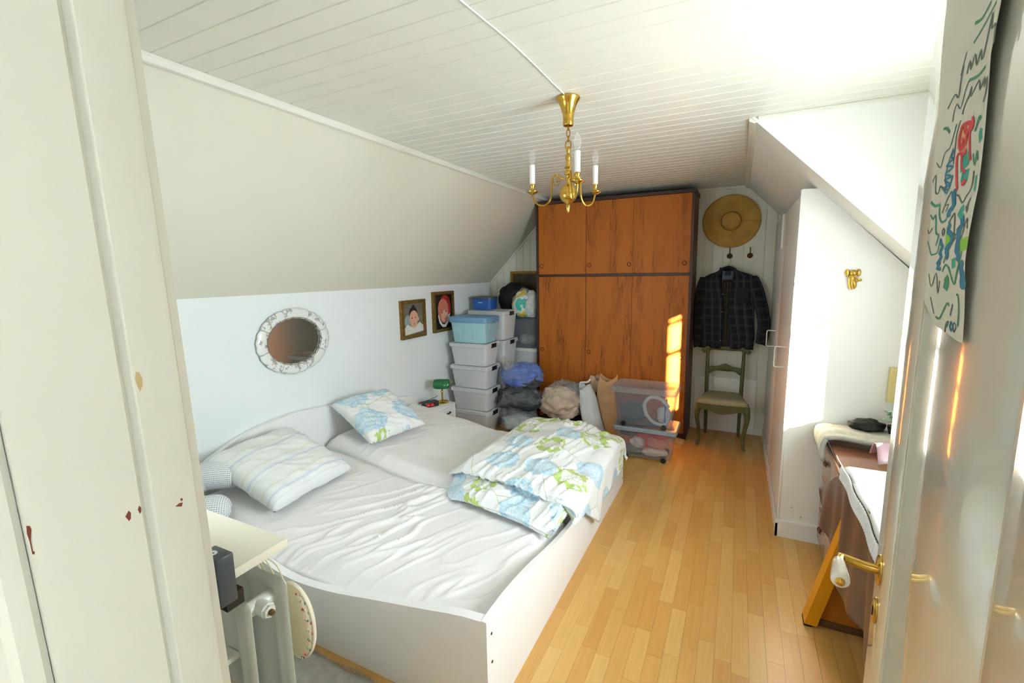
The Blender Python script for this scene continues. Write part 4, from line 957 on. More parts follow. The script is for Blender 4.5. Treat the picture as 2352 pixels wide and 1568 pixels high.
# clock radio
ck = thing('clock_radio', 'black clock radio with red digits on the nightstand', 'clock', (-2.585, 3.435, NZ), radians(62))
MB().box(-.075, .075, -.035, .045, .002, .052, .006).obj('body', mat('dark_grey_plastic', '#2a2c2f', .4), ck)
MB().box(-.062, .030, -.0365, -.0345, .012, .040, .001).obj('display', mat('display_red_black', '#2a0506', .15), ck)
redm = bpy.data.materials.new('red_led'); t = NT(redm); t.b.inputs['Base Color'].default_value = C('#ff3b3b'); t.b.inputs['Emission Color'].default_value = C('#ff2a30'); t.b.inputs['Emission Strength'].default_value = .8
b = MB(); SEG = {'0': 'abcdef', '8': 'abcdefg', '3': 'abcdg', '6': 'acdefg', '4': 'bcfg', '1': 'bc'}
for k, dgt in enumerate('0836'):
    x0 = -.056+k*.020+(.004 if k > 1 else 0); W_, H2 = .012, .009
    for s in SEG[dgt]:
        if s in 'agd': z_ = {'a': .035, 'g': .026, 'd': .017}[s]; b.box(x0, x0+W_, -.0372, -.0364, z_-.0012, z_+.0012)
        else: xx = x0 if s in 'ef' else x0+W_; z_ = .0305 if s in 'bf' else .0215; b.box(xx-.0012, xx+.0012, -.0372, -.0364, z_-.004, z_+.004)
b.obj('digits', redm, ck, smooth=False)
MB().tube(smooth_pts([(-.06, .04, .05), (-.10, .02, .045), (.05, .03, .068), (.11, .06, .075)]), .0025, 6).obj('antenna_wire', black, ck)

# ================================================================== STORAGE BOXES
clear = clear_mat('clear_plastic', '#ffffff', .60, .28, .5, trl=.18); clear2 = clear_mat('frosted_plastic', '#fbfcfc', .68, .35, .5, trl=.18); greyclear = clear_mat('smoke_plastic', '#b9c1c6', .30, .25, .5, trl=.5)
bluep = mat('pale_blue_plastic', '#a5cfd8', .3, var=.02); bluelid = mat('mid_blue_plastic', '#6f9fc0', .3, var=.02)
def crate(name, label, x0, x1, y0, y1, z0, z1, bm_, lm_, taper=.025, lidh=.03, clip=black, content=None, group=None, wheels=False, over=.012):
    cx_, cy_ = (x0+x1)/2, (y0+y1)/2; t = thing(name, label, 'box', (cx_, cy_, z0), group=group)
    w, d, h = (x1-x0)/2-over, (y1-y0)/2-over, z1-z0-lidh
    zb = .022 if wheels else .0
    def ring(k, z, wi=0): 
        W, D = w-taper*(1-k)-wi, d-taper*(1-k)-wi; r = .03; P = []
        for sx, sy, a0 in ((1, 1, 0), (-1, 1, 90), (-1, -1, 180), (1, -1, 270)):
            for q in range(5): a = radians(a0+q*22.5); P.append(Vector((sx*(W-r)+r*cos(a), sy*(D-r)+r*sin(a), z)))
        return P
    b = MB(); b.ring_loft([ring(0, zb), ring(.25, zb+(h-zb)*.25), ring(.7, zb+(h-zb)*.7), ring(1, h), ring(1, h, .003), ring(.3, zb+(h-zb)*.3, .003), ring(0, zb+.004, .003)])
    b.obj('body', bm_, t, ang=.6)
    def lring(k, z):
        W, D = w+over-k, d+over-k; r = .03; P = []
        for sx, sy, a0 in ((1, 1, 0), (-1, 1, 90), (-1, -1, 180), (1, -1, 270)):
            for q in range(5): a = radians(a0+q*22.5); P.append(Vector((sx*(W-r)+r*cos(a), sy*(D-r)+r*sin(a), z)))
        return P
    if lidh > .001:
        lid = MB().ring_loft([lring(.004, h-.012), lring(0, h-.008), lring(0, h+lidh-.010), lring(.006, h+lidh-.003), lring(.02, h+lidh-.002), lring(.028, h+lidh-.006)]).obj('lid', lm_, t, ang=.5)
    if clip:
        for s in (-1, 1): MB().box(s*(w+over)-.006, s*(w+over)+.006, -.05, .05, h-.022, h+lidh*.7, .003).obj('latch', clip, t)
    if wheels:
        for sx in (-1, 1):
            for sy in (-1, 1): MB().lathe([(.001, -.012), (.020, -.012), (.023, -.008), (.023, .008), (.020, .012), (.001, .012)], n=20, M=Matrix.Translation((sx*(w-taper-.055), sy*(d-taper-.002), .0235)) @ Matrix.Rotation(pi/2, 4, 'X')).obj('wheel', black, t)
    if content: content(t, w-taper-.02, d-taper-.02, h, zb)
    return t
def lump(b, c, r, seed, amp=.18, n=40, m=26, floor=None, sharp=1.0):
    """crumpled cloth-like blob"""
    c = Vector(c); rings = []
    for i in range(m+1):
        th = pi*(i+.02)/(m+.04); row = []
        for k in range(n):
            ph = 2*pi*k/n; d = Vector((sin(th)*cos(ph), sin(th)*sin(ph), -cos(th)))
            f = 1+amp*(nz(d*1.6, 1, seed)*1.2-.9*abs(nz(d*3.2, 1, seed+3))*sharp-.5*abs(nz(d*7, 1, seed+5))*sharp+.25)
            p = c+Vector((d.x*r[0]*f, d.y*r[1]*f, d.z*r[2]*f))
            if floor is not None and p.z < floor: p.z = floor
            row.append(p)
        rings.append(row)
    b.ring_loft(rings); return b
def stuffing(cols, seed, fill=.8):
    def fn(t, w, d, h, zb):
        rnd = random.Random(seed); n = len(cols)
        for i, c in enumerate(cols):
            fx = -w+2*w*(i+.5)/n if n > 1 else 0; wx = min(w*.95, w/n*1.25)
            zc = zb+.008+h*fill*.48
            o = lump(MB(), (max(-w+wx, min(w-wx, fx)), rnd.uniform(-.05, .05)*d, zc), (wx/1.2, d/1.18, h*fill*.44), seed*7+i, .16, 22, 14, floor=zb+.006).obj('folded_clothes', mat('cloth_'+c.strip('#'), c, .9, var=.15, vscale=20), t)
    return fn
G1 = 'clear storage boxes stacked in front of the left wall'
S0, S1, SY0, SY1 = -2.690, -2.232, 3.925, 4.235
zs = [0, .236, .472, .708, .944]
crate('storage_box', 'clear storage box at the bottom of the front stack, pink inside', S0, S1, SY0, SY1, zs[0], zs[1], clear, clear2, content=stuffing(['#e0307e', '#e3c4cc', '#dcd2d2'], 3), group=G1)
crate('storage_box', 'clear storage box second from the floor in the front stack, pale pink clothes inside', S0, S1, SY0, SY1, zs[1], zs[2], clear, clear2, content=stuffing(['#e08a9a', '#e6d2d2', '#cbb3bb'], 4), group=G1)
crate('storage_box', 'clear storage box third from the floor in the front stack, white cloth inside', S0, S1, SY0, SY1, zs[2], zs[3], clear, clear2, content=stuffing(['#c9ced6', '#e6e4df', '#c6cbd0'], 5), group=G1)
crate('storage_box', 'clear storage box directly under the pale blue box, grey-white inside', S0, S1, SY0, SY1, zs[3], zs[4], clear, clear2, content=stuffing(['#b4c0c8', '#d3dade', '#dadfe2'], 6), group=G1)
bb = crate('storage_box', 'pale blue lidded plastic box on top of the front stack', S0+.008, S1-.004, SY0, SY1, zs[4], 1.215, bluep, bluelid, lidh=.05, clip=bluelid)
for x in (-.09, .07): MB().box(x-.02, x+.02, -(SY1-SY0)/2+.022, -(SY1-SY0)/2+.030, .03, .19, .003).obj('rib', bluep, bb)
G2 = 'clear storage boxes stacked behind the front stack'
T0, T1, TY0, TY1 = -2.66, -2.195, 4.262, 4.60
zt = [0, .312, .624, .936, 1.248]
for k, (c1, lb) in enumerate(((['#b9b4ae'], 'clear box at the bottom of the rear stack'), (['#c4c8cc', '#a8a6a2'], 'clear box second from the floor in the rear stack'), (['#d4d4d2'], 'clear box with black latch third in the rear stack'), (['#c9c9c5', '#b2b4b6'], 'clear box topping the rear stack, under the small blue box'))):
    crate('storage_box', lb, T0, T1, TY0, TY1, zt[k], zt[k+1], clear2, clear2, content=stuffing(c1, 20+k), group=G2)
sb = crate('small_blue_box', 'small dark blue box with grey rim on the rear stack by the wall', -2.70+.01, -2.44, 4.40, 4.60, 1.248, 1.395, mat('royal_blue_plastic', '#2c5fae', .35), mat('slate_plastic', '#4a5560', .4), lidh=.02, clip=None, taper=.006, over=.006)
MB().box(-.035, .02, -.094, -.088, .075, .083, .001).obj('printed_mark', mat('pale_print', '#c9d6ea', .5), sb, smooth=False)
U0, U1, UY0, UY1 = -2.350, -1.985, 4.635, 4.975
crate('storage_box', 'clear box with pale lid beside the wardrobe, under the smoky box', U0, U1, UY0, UY1, .40, .805, clear2, mat('white_lid', '#dcdcd6', .4), content=stuffing(['#b7b2a6', '#a9a298'], 31))
crate('storage_box', 'lowest clear box in the gap beside the wardrobe', U0, U1, UY0, UY1, 0, .40, clear2, clear2, content=stuffing(['#8d8a86'], 32))
crate('storage_box', 'smoky clear box beside the wardrobe with white tissue inside', U0+.005, U1, UY0, UY1, .805, 1.152, greyclear, greyclear, clip=None, content=stuffing(['#e3e3e0', '#d6d7d4'], 33, .45))
# black bag and towel bag on top
blackcloth = mat('black_cloth', '#0a0a0b', .8, var=.3, vscale=20)
tag(lump(MB(), (-2.335, 4.79, 1.360), (.180, .155, .180), 41, .14, 36, 24, floor=1.153).obj('black_bag', blackcloth, ang=2), 'round black cloth bag squeezed on top of the boxes', 'bag')
tb = thing('towel_bag', 'clear bag of towels with yellow and turquoise print beside the wardrobe', 'bag', (-2.13, 4.66, 1.154))
towel = bpy.data.materials.new('printed_towel'); t = NT(towel); v = t.coord()
c_ = t.ramp(t.noise(v, 7.5, 1.5), [(.40, C('#3fb9a6')), (.44, C('#dfe3e4')), (.49, C('#dfe3e4')), (.52, C('#f0cf2a')), (.58, C('#e9c413')), (.61, C('#e6e8e6'))]); t.L.new(c_, t.b.inputs['Base Color']); t.b.inputs['Roughness'].default_value = .9
lump(MB(), (-.055, 0, .145), (.105, .10, .15), 52, .14, 30, 20, floor=0).obj('yellow_towel', towel, tb, ang=2)
lump(MB(), (.055, .02, .13), (.085, .09, .16), 53, .20, 30, 20, floor=0).obj('white_towel', mat('towel_white', '#c9cecb', .9, var=.2, vscale=18), tb, ang=2)
film = clear_mat('bag_film', '#f4f6f7', .10, .09, 1., trl=.3, crinkle=.7)
lump(MB(), (0, 0, .15), (.155, .12, .165), 54, .22, 44, 30, floor=0, sharp=1.8).obj('plastic_film', film, tb, ang=.9)

# wheeled boxes in front of the wardrobe
greylid = mat('grey_plastic', '#8a949c', .3, var=.02); greylid2 = clear_mat('smoke_lid', '#b4bec6', .42, .10, .8, trl=.4)
def white_parts(t, w, d, h, zb):
    wm = mat('white_moulding', '#eceae6', .5)
    P = smooth_pts([(.02, -d+.02, .10), (.0, -d+.015, .20), (.05, -d+.015, .27), (.14, -d+.02, .26), (.20, -d+.03, .19)], 5)
    MB().tube(P, .016, 10).obj('white_strap', wm, t)
    MB().tube(smooth_pts([(.02, -d+.02, .11), (.08, -d+.02, .05), (.17, -d+.03, .035), (.20, -d+.03, .10)], 5), .014, 10).obj('white_strap', wm, t)
    lump(MB(), (.155, -d*.35, .115), (.055, d*.45, .075), 61, .15).obj('white_cup', wm, t)
    lump(MB(), (-.10, 0, .11), (.12, d*.7, .085), 62, .1, floor=zb+.005).obj('grey_cloth', mat('cloth_slate', '#59636c', .8), t)
    MB().box(w-.035, w-.028, -d+.01, -d+.12, .06, .24).obj('blue_sheet', mat('blue_sheet', '#4f86c4', .5), t, smooth=False)
def red_parts(t, w, d, h, zb):
    rd = mat('red_fabric', '#d23c42', .7); 
    for k, (x, c) in enumerate(((-.15, '#3f5f86'), (-.02, '#d23c42'), (.12, '#d8434a'))):
        lump(MB(), (x, -d*.25, h-.06), (.075, d*.6, .040), 70+k, .12).obj('folded_cloth', mat('cl_'+c.strip('#'), c, .8), t)
    lump(MB(), (-.06, -d*.3, .13), (.085, d*.55, .055), 75, .2).obj('white_cloth', mat('cloth_pale', '#ddd6d2', .9), t)
    lump(MB(), (.09, -d*.3, .14), (.10, d*.5, .055), 76, .2).obj('pink_cloth', mat('cloth_salmon', '#cf8a80', .9), t)
    lump(MB(), (-.10, -d*.3, .065), (.10, d*.6, .045), 77, .2, floor=zb+.006).obj('grey_cloth', mat('cloth_grey2', '#7b7d7f', .9), t)
    lump(MB(), (.07, -d*.3, .060), (.12, d*.6, .042), 78, .2, floor=zb+.006).obj('cream_cloth', mat('cloth_cream', '#d8cfc4', .9), t)
    MB().box(.0, .012, -d+.004, d, .10, .22).obj('red_folder', rd, t, smooth=False)
smoke = clear_mat('smoke_box', '#98a3ad', .25, .18, .6, trl=.4); pinkclear = clear_mat('wheel_box_clear', '#dcd8d8', .14, .15, .6, trl=.5)
crate('wheeled_box', 'clear wheeled box on the floor full of red and white cloths', -.945, -.405, 3.875, 4.215, 0, .305, pinkclear, greylid, taper=.03, lidh=.028, clip=None, content=red_parts, wheels=True, over=.022)
crate('wheeled_box', 'smoky grey wheeled box on top holding white plastic parts', -.955, -.410, 3.845, 4.185, .305, .665, smoke, greylid2, taper=.03, lidh=.04, clip=None, content=white_parts, wheels=True, over=.018)

# ================================================================== BAGS BY THE WARDROBE
def bag(name, label, loc, r, seed, inner, film_amp=.2, neck=None, op=None):
    t = thing(name, label, 'bag', loc)
    for i, (c, rr, m_) in enumerate(inner): lump(MB(), c, rr, seed+i, .26, 60, 40, floor=0).obj('clothes', m_, t, ang=2)
    lump(MB(), (0, 0, r[2]*.95), r, seed+9, film_amp*1.15, 44, 30, floor=0, sharp=2.0).obj('plastic_film', film, t, ang=.22)
    if neck:
        a, c = Vector(neck[0]), Vector(neck[1]); b = MB(); rings = []
        for i in range(9):
            f = i/8; p = a.lerp(c, f); rr = .055*(1-f)+.012 if f < .6 else .02+.05*(f-.6)
            rings.append([p+Vector((rr*(1+.35*sin(k*2.3+i))*cos(2*pi*k/18), rr*(1+.35*sin(k*2.3+i))*sin(2*pi*k/18)*.6, rr*.3*sin(2*pi*k/18))) for k in range(18)])
        b.ring_loft(rings, cap=False).obj('tied_neck', clear_mat('bag_neck', '#ecece2', .40, .15, 1., trl=.5, crinkle=.6), t, ang=.9)
    return t
cb_ = mat('blue_clothes', '#5a74b8', .85, var=.3, vscale=10); cdark = mat('dark_clothes', '#3c4042', .85, var=.35, vscale=12); cgrey = mat('grey_clothes', '#b5bab8', .85, var=.2, vscale=12); cbeige = mat('beige_clothes', '#c9b39a', .85, var=.15, vscale=12)
bag('clothes_bag', 'see-through bag of pale grey clothes at the bottom beside the clear boxes', (-1.96, 4.13, 0), (.24, .17, .125), 81, [((0, 0, .11), (.20, .13, .085), cgrey)])
bag('clothes_bag', 'see-through bag of dark clothes between the blue bag and the pale bag', (-1.965, 4.17, .225), (.255, .18, .135), 91, [((-.02, 0, .12), (.24, .16, .115), cdark), ((.05, -.04, .09), (.14, .10, .07), mat('navy_clothes', '#2b3142', .85))])
bag('clothes_bag', 'tied see-through bag of blue clothes on top of the bag pile', (-1.985, 4.215, .465), (.25, .17, .140), 101, [((.01, 0, .13), (.235, .15, .125), cb_), ((.12, -.05, .07), (.10, .08, .06), cdark)], neck=((-.10, -.04, .20), (-.19, -.07, .315)))
bag('clothes_bag', 'see-through bag of beige clothes leaning on the wardrobe', (-1.545, 4.285, .168), (.235, .175, .205), 111, [((-.03, -.02, .17), (.215, .155, .165), cbeige), ((.07, .05, .20), (.13, .10, .15), mat('brown_grey_clothes', '#8d857c', .85, var=.3, vscale=12))])
cs = thing('dark_case', 'low dark brown case under the bag of beige clothes', 'case', (-1.55, 4.285, 0))
MB().box(-.25, .25, -.19, .19, .0, .160, .012).obj('body', mat('dark_brown_leather', '#2a211c', .5, var=.3, vscale=20), cs)
MB().box(-.252, .252, -.192, .192, .088, .094, .001).obj('seam', mat('case_seam', '#4a3c30', .6), cs)
MB().tube(smooth_pts([(-.06, -.19, .11), (-.05, -.215, .11), (.05, -.215, .11), (.06, -.19, .11)]), .006, 8).obj('handle', black, cs)
def sack(name, label, base, top, rb, rt, m_, seed, pts=14, open_=True, flat=.55, crinkle=.2):
    a, c = Vector(base), Vector(top); n = 40; rings = []
    for i in range(pts+1):
        f = i/pts; p = a.lerp(c, f)+Vector((.02*sin(f*5+seed), 0, 0))
        rr = rb+(rt-rb)*f+.25*rb*sin(f*pi)
        if i == 0: rr *= .85
        row = []
        for k in range(n):
            th = 2*pi*k/n; d = Vector((cos(th), sin(th)*flat, 0))
            g = 1+crinkle*(nz((cos(th)*1.5, sin(th)*1.5, f*2.2), 1, seed)+.6*abs(nz((cos(th)*4, sin(th)*4, f*6), 1, seed+2)))
            z = (.03*sin(th*2+seed)+.02*nz((th, seed, 0), 2)) if i == pts else 0
            row.append(p+d*rr*g+Vector((0, 0, z)))
        rings.append(row)
    b = MB(); b.ring_loft(rings, cap=False); b.bm.faces.new([v for v in b.bm.verts[:n]][::-1])
    o = b.obj(name, m_, ang=.6, thick=.003); return tag(o, label, 'bag')
sack('white_bag', 'slim white carrier bag leaning between the beige bag and the paper bag', (-1.155, 4.22, .004), (-1.345, 4.30, .52), .085, .065, mat('white_cloth_bag', '#d8dcdc', .6, var=.08), 3)
tag(MB().tube(smooth_pts([(-1.375, 4.28, .51), (-1.36, 4.26, .56), (-1.29, 4.25, .575), (-1.265, 4.27, .60)]), .010, 8).obj('bag_strap', mat('white_cloth_bag', '#d8dcdc', .6)), 'white strap sticking up from the slim white bag', 'strap')
sack('paper_bag', 'crumpled brown paper bag beside the smoky grey box', (-1.055, 4.30, .004), (-1.115, 4.36, .615), .080, .085, mat('kraft_paper', '#c79f72', .75, var=.1, vscale=12, bump=.3, bscale=30), 8, crinkle=.26)
sack('paper_bag', 'pale paper bag peeking out behind the white bag', (-1.235, 4.45, .004), (-1.255, 4.46, .575), .06, .055, mat('pale_paper', '#c7a78c', .75, var=.1), 12, crinkle=.25)
bp = sack('black_pouch', 'black pouch squeezed between the white bag and the paper bag', (-1.12, 4.36, .004), (-1.215, 4.38, .43), .06, .045, mat('black_nylon', '#0d0d0e', .6), 17)

# ================================================================== NEAR LEFT: RADIATOR, SHELF
radm = mat('radiator_enamel', '#dcdfd3', .25, var=.03, vscale=8)
rd = thing('panel_radiator', 'old white double panel radiator below the cream shelf', 'radiator', (-1.45, .735, 0))
RXE = -1.140
def rad_panel(y):
    # vertical plate with pressed flutes, rounded end
    P = []; xs_ = -1.95; n = 60; L = RXE-xs_
    def fn(a, c):
        th = c*2*pi; x = xs_+L*a
        fl = .0035*sin((x-xs_)*2*pi/.10) if x < RXE-.04 else 0
        e = min(1, (RXE-x)/.01)**.5 if x > RXE-.01 else 1
        return x, fl, e
    b = MB()
    for s in (-1, 1):
        def g(a, c, s=s):
            x, f, e = fn(a, 0); z = .16+.62*c; ez = min(1, min(c, 1-c)/.03)**.5
            x2 = x-(.016 if c > .985 or c < .015 else 0)*(1 if a > .98 else 0)
            return Vector((x2+1.45, y-.735+s*(.008*e*ez)+(f if .06 < c < .94 else 0), z))
        b.grid(g, 90, 34)
    bmesh.ops.remove_doubles(b.bm, verts=b.bm.verts[:], dist=.0003)
    return b.obj('panel', radm, rd, ang=.9)
rad_panel(.680); rad_panel(.790)
for z in (.715, .22): MB().cyl((RXE-.060+1.45, .680-.735, z), (RXE-.060+1.45, .790-.735, z), .022, n=18).obj('connector', radm, rd)
MB().cyl((RXE-.060+1.45, 0, .715), (RXE-.012+1.45, 0, .715), .021, n=18).obj('end_tube', radm, rd)
pg = MB().lathe([(.001, .0), (.0225, .0), (.0225, .004), (.018, .005), (.018, .014), (.001, .0141)], n=6, M=Matrix.Translation((RXE-.014+1.45, 0, .715)) @ Matrix.Rotation(pi/2, 4, 'Y')).obj('hex_plug', radm, rd, smooth=False)
MB().lathe([(.001, .012), (.008, .012), (.008, .024), (.006, .026), (.001, .026)], n=14, M=Matrix.Translation((RXE-.014+1.45, 0, .715)) @ Matrix.Rotation(pi/2, 4, 'Y')).obj('bleed_screw', mat('worn_bronze', '#6d5a3a', .5, .8), pg)
for x in (-1.85, -1.25):
    MB().box(x+1.45-.012, x+1.45+.012, -.075, -.060, 0, .5).obj('foot_bracket', radm, rd, smooth=False)
MB().box(-1.9+1.45, -1.2+1.45, .600-.735, .672-.735, .60, .615).obj('wall_bracket', radm, rd, smooth=False)
shf = thing('shelf_board', 'cream laminate shelf board above the radiator', 'shelf', (-1.6, .70, .875))
MB().box(-.50, .464, -.052, .106, 0, .026, .0015).obj('board', creamlam, shf)
MB().box(-.45, .10, -.05, -.035, -.06, 0).obj('batten', creamlam, shf, smooth=False)
bx = thing('black_box', 'small dark grey box with oval sticker clipped to the radiator', 'box', (-1.160, .622, .825))
MB().box(-.038, .036, -.022, .022, .0, .132, .003).obj('body', mat('anthracite_plastic', '#3d4449', .35, var=.05), bx)
st_ = MB().lathe([(.001, .0006), (.011, .0005), (.0115, 0)], n=24, M=Matrix.Translation((-.008, -.004, .1322)) @ Matrix.Diagonal((1.2, .9, 1, 1))).obj('oval_sticker', mat('white_sticker', '#dfe2e0', .5), bx)
b = MB()
for k, (x, z) in enumerate(((-.004, .0), (.001, .001), (.005, 0))): b.box(-.008+x-.0015, -.008+x+.0015, -.0055, -.0025, .1328, .1331)
b.box(-.013, -.011, -.006, -.002, .1328, .1331); b.obj('sticker_print', black, bx, smooth=False)
MB().box(-.02, .02, .0, .046, -.03, .012).obj('clip', black, bx, smooth=False)
# embroidered cushion hanging on the far side of the radiator by a string
hc = thing('hanging_cushion', 'cream pincushion with embroidered flower band hanging behind the radiator', 'cushion', (-1.205, .835, .575))
def half(a, c):
    th = a*2*pi; r = sqrt(c); return Vector((.11*r*cos(th)*(1), -.004+.0*r, .135*r*sin(th)))
crm = mat('cream_canvas', '#e3d6b4', .85, var=.05, bump=.15, bscale=120)
b = MB()
for s in (-1, 1):
    b.grid(lambda a, c, s=s: Vector((.082*sin(c*pi/2)*cos(a*2*pi), s*.030*cos(c*pi/2)**.8+.020, .125*sin(c*pi/2)*sin(a*2*pi))), 40, 12)
bmesh.ops.remove_doubles(b.bm, verts=b.bm.verts[:], dist=.0003); b.obj('pad', crm, hc, ang=2)
MB().tube([(.082*cos(2*pi*k/48), .020, .125*sin(2*pi*k/48)) for k in range(48)], .007, 8, close=True).obj('piping', mat('cream_piping', '#eee6cf', .8), hc)
for k in range(26):
    a = -1.2+k*.092; c_ = ('#b8545c', '#6a9a80', '#cf9a96', '#a8b89a', '#d8c8a8')[k % 5]
    MB().sphere((.081*cos(a)-.004*(k % 3 == 1), .014-.007*(k % 3), .123*sin(a)), (.0035+.002*(k % 4 == 0), .003, .004+.002*(k % 3 == 0)), 8, 6).obj('stitched_flower', mat('thread_'+c_.strip('#'), c_, .8), hc)
strm = mat('string', '#d9d0a8', .8)
MB().tube(smooth_pts([(-.09, .0, .10), (-.10, -.03, .235), (-.085, -.06, .262), (-.06, -.05, .255), (-.05, -.02, .21), (-.045, .005, .115)]), .0022, 6).obj('string_loop', strm, hc)
MB().tube(smooth_pts([(-.06, .0, .11), (-.075, -.035, .235), (-.055, -.06, .258), (-.03, -.045, .25), (-.02, -.01, .20), (-.01, .005, .12)]), .0022, 6).obj('string_loop', strm, hc)
# rug
rugm = mat('grey_rug', '#a9a499', .95, var=.12, vscale=30, bump=.6, bscale=140)
rg = thing('rug', 'thin grey woven rug beside the bed', 'rug', (-1.7, .92, 0))
MB().grid(lambda a, c: Vector((-.52+1.10*a, -.28+.565*c+.006*sin(a*23)*(c > .9), .0075+.0012*nz((a*9, c*9, 0), 1, 2))), 60, 30).obj('woven_field', rugm, rg, thick=.006)
b = MB()
for k in range(150):
    x = -.52+1.10*k/150; y = .28+.006*sin(x*23); b.tube([(x, y, .006), (x+random.uniform(-.004, .004), y+.012, .004), (x+random.uniform(-.006, .006), y+.022, .003)], .0018, 4)
fr_ = b.obj('fringe', rugm, rg); fr_['kind'] = 'stuff'

# ================================================================== RIGHT: DRESSER, TABLE
mahog = mat('polished_mahogany', '#7c5340', .12, var=.25, vscale=6, coat=.6)
drs = thing('dresser', 'small reddish-brown chest of drawers beside the white cupboard', 'dresser', (.71, 2.78, 0))
MB().box(-.21, .21, -.27, .275, .05, .675, .003).obj('carcass', mahog, drs)
tp_ = MB().box(-.222, .22, -.28, .285, .675, .700, .006).obj('top', mahog, drs)
goldl = mat('gold_line', '#b0884a', .35, .6)
for k in range(3):
    z0 = .075+k*.20
    dd = MB().box(-.222, -.205, -.255, .26, z0, z0+.19, .003).obj('drawer', mat('dresser_front', '#a8826c', .25, var=.2, vscale=8, coat=.3), drs)
    MB().box(-.2235, -.2215, -.25, .255, z0+.176, z0+.181).obj('inlay_line', goldl, dd, smooth=False)
    for y in (-.15, .15):
        b = MB().tube([(-.230+.004*sin(a*2), y+.032*cos(a), z0+.095+.013*sin(a)) for a in [2*pi*i/20 for i in range(20)]], .003, 6, close=True); b.cyl((-.222, y, z0+.095), (-.229, y, z0+.095), .010, n=10); b.obj('drawer_pull', mat('dark_bronze', '#5a4527', .4, .8), dd)
for sx in (-.19, .19):
    for sy in (-.24, .24): MB().tube([(sx, sy, .05), (sx, sy, .03), (sx, sy, .003)], [.022, .018, .012], 10).obj('foot', mahog, drs)
# grey towel and black cloth
gt = mat('grey_towel', '#a2a297', .95, var=.12, vscale=30, bump=.4, bscale=180)
def tow(a, c):
    s = a*.52
    y = 3.075-.245*c+.012*sin(a*5)
    if s < .10: x, z = .445-.010*sin(s/.10*pi), .610+.115*s/.10+.02*(1-c)
    else: x, z = .450+(s-.10)*.75, .742+.012*sin(min(1, (s-.10)/.08)*pi/2)
    z += .010*nz((a*4, c*4, 0), 1, 6)+.012*(1-abs(2*c-1)**4); 
    return Vector((x-.6, y-2.97, z-.70))
o = MB().grid(tow, 40, 20).obj('towel', gt, thick=.022, ang=2); o.location = (.6, 2.97, .706)
tag(o, 'folded grey towel hanging over the edge of the dresser', 'towel')
tag(lump(MB(), (.66, 3.0, .795), (.085, .055, .035), 121, .25, floor=.775).obj('black_cloth', blackcloth, ang=2), 'small crumpled black garment on the grey towel', 'cloth')
# plant tuft behind the door edge
pt = thing('artificial_plant', 'small pale green plant in a black pot behind the table', 'plant', (.775, 2.975, .768))
MB().lathe([(.022, 0), (.030, .04), (.031, .045), (.001, .044)], n=16).obj('pot', black, pt)
lf = mat('pale_leaf', '#8fb598', .6, var=.2, vscale=40)
rnd = random.Random(4)
for k in range(26):
    a = rnd.random()*2*pi; r = .012+.032*rnd.random(); z = .05+.075*rnd.random(); s_ = .010+.006*rnd.random()
    M_ = Matrix.Translation((r*cos(a), r*sin(a), z)) @ Matrix.Rotation(a, 4, 'Z') @ Matrix.Rotation(rnd.uniform(-.8, .8), 4, 'Y')
    b = MB(); b.grid(lambda u, v, M_=M_, s_=s_: M_ @ Vector(((u-.5)*2*s_*1.3, (v-.5)*2*s_*sin(pi*(.05+u*.9)), .004*sin(u*pi))), 4, 3); b.obj('leaf', lf, pt)
# yellow table
yel = mat('yellow_lacquer', '#d9920f', .35, var=.06)
yt = thing('yellow_table', 'yellow-orange table with splayed end panels under the brown cover', 'table', (.70, 1.98, 0))
TX, TY = .70, 1.98
MB().box(.475-TX, .925-TX, 1.56-TY, 2.40-TY, .735, .760, .003).obj('table_top', yel, yt)
for y0, y1 in ((2.315, 2.335), (1.62, 1.64)):
    MB().prism([(.415+(0 if y0 > 2 else .12)-TX, .035), (.90-TX, .035), (.90-TX, .735), (.53-TX, .735)], 'y', y0-TY+.02, y1-TY+.02).obj('end_panel', mat('ochre_panel', '#a8640c', .45, var=.08), yt, smooth=False)
    k_ = 0 if y0 > 2 else .12
    MB().prism([(.352+k_-TX, .012), (.402+k_-TX, .012), (.565+k_*.3-TX, .735), (.515+k_*.3-TX, .735)], 'y', y0-.01-TY, y1+.045-TY).obj('splayed_leg', yel, yt, smooth=False)
    MB().box(.375+k_-TX, .90-TX, y0-TY+.012, y1-TY+.035, .004, .036, .002).obj('bottom_rail', mat('dark_brown_rail', '#5a3a20', .5), yt)
    MB().box(.350+k_-TX, .385+k_-TX, y0-TY-.008, y1-TY+.04, 0, .014, .003).obj('foot_cap', black, yt)
# brown cover hanging over the table edge
brn = mat('brown_faux_leather', '#5c453e', .30, var=.08, vscale=5)
def hem_z(y): return lerp_pts([(1.54, .30), (1.83, .345), (2.07, .315), (2.2, .32), (2.4, .352), (2.70, .36), (2.80, .405), (2.87, .452)], y)
def top_z(y): return .768 if y < 2.36 else .768-(y-2.36)/.51*.308
def cover(a, c):
    y = 1.54+1.33*a; top = top_z(y); hem = min(hem_z(y), top-.004)
    if c < .3:
        f = c/.3; x = .925-(.925-.475)*f if y < 2.40 else .478-.010*f
        return Vector((x, min(y, 2.405) if f < .99 and y < 2.42 else y, top+.003*nz((x*6, y*6, 0), 1, 3)))
    f = (c-.3)/.7
    z = top-.012*min(1, f*6)-(top-.012-hem)*f
    fold = (.016*sin(y*13+f*2.5)+.010*sin(y*29+1+f*3))*f**.7
    return Vector((.466-.018*f+fold*(1-.6*sst(2.5, 2.87, y)), y, z))
o = MB().grid(cover, 110, 60).obj('table_cover', brn, ang=2, thick=.003)
tag(o, 'brown shiny faux-leather cover draped over the yellow table', 'table cover')
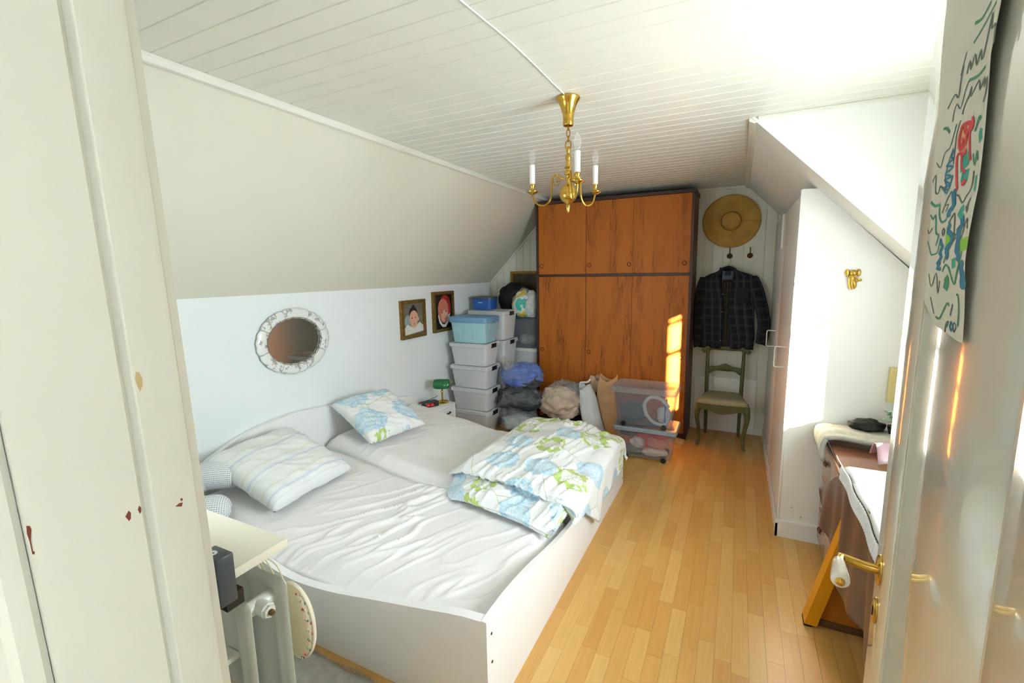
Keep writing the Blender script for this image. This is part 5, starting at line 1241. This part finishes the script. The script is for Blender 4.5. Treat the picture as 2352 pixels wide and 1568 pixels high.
mv = MB().grid(lambda a, c: Vector((.60+.30*a, 2.46+.16*c+.05*a, .772+.075*sin(c*pi)*(1-.5*a)+.01*sin(a*9))), 14, 12).obj('folded_cloth', mat('mauve_satin', '#b3939a', .35, var=.1, vscale=10), thick=.006, ang=2)
tag(mv, 'folded mauve satin cloth behind the white tablecloth', 'cloth')
# white embroidered cloth with lace edge
wc = mat('white_linen', '#f1f1ef', .8, var=.01, bump=.05, bscale=300)
tc = thing('embroidered_cloth', 'white embroidered tablecloth with crocheted lace edge on the table', 'tablecloth', (.70, 1.98, .775))
def cl_h(y): return lerp_pts([(1.55, .115), (1.88, .080), (2.03, .045), (2.22, .030), (2.40, .020)], y)
def cloth(a, c):
    y = 1.55+.83*a
    L = .44; s = c*(L+cl_h(y)*.35)
    if s < L: return Vector((.915-s-TX, y-TY, .0015+.002*nz((s*8, y*8, 0), 1, 9)))
    return Vector((.462+.004*sin(y*20)-TX, y-TY, -(s-L)))
MB().grid(cloth, 60, 40).obj('linen', wc, tc, ang=2, thick=.002)
# lace: rows of loops along the hem, joined into one part
b = MB(); n_ = 44
for k in range(n_):
    y = 1.56+.83*(k+.5)/n_; h = cl_h(y)*.35
    for row, (dz, r) in enumerate(((.006, .0075), (.021, .0105), (.039, .0100), (.054, .0075))):
        yy = y+(.0094 if row % 2 else 0)
        b.tube([(.455+.004*sin(yy*20)-TX, yy-TY+r*cos(2*pi*i/8), -h-dz+r*sin(2*pi*i/8)) for i in range(8)], .0036, 4, close=True)
lc = b.obj('lace_edge', mat('lace_cotton', '#eef0f2', .85), tc); lc['kind'] = 'stuff'
emb = mat('grey_blue_thread', '#a9b4c6', .7)
for k, (x, y) in enumerate(((.58, 1.95), (.55, 1.82), (.63, 1.74), (.72, 1.95), (.60, 2.1))):
    b = MB().tube([(x+.022*cos(q)*(1+.3*cos(2*q))-TX, y+.018*sin(q)-TY, .0045) for q in [2*pi*i/24 for i in range(24)]], .0013, 5, close=True); b.tube(smooth_pts([(x-.03-TX, y-TY, .0045), (x-.045-TX, y+.015-TY, .0045), (x-.06-TX, y+.012-TY, .0045)]), .0012, 5); b.obj('embroidery', emb, tc)

# ================================================================== ADDED HALL LAMP (unseen behind the camera, put in to light the door jambs)
hl = thing('added_hall_lamp', 'added white ceiling lamp in the unseen hall, lighting the doorway', 'lamp', (-.1, -.75, ZC))
MB().lathe([(.14, -.001), (.14, -.02), (.001, -.021)], n=32).obj('lamp_base', lamin, hl)
em = bpy.data.materials.new('lamp_diffuser'); t = NT(em); t.b.inputs['Base Color'].default_value = (1, 1, 1, 1); t.b.inputs['Emission Color'].default_value = (1, .97, .93, 1); t.b.inputs['Emission Strength'].default_value = 29
MB().lathe([(.13, -.021), (.125, -.05), (.08, -.075), (.001, -.08)], n=32).obj('diffuser', em, hl)
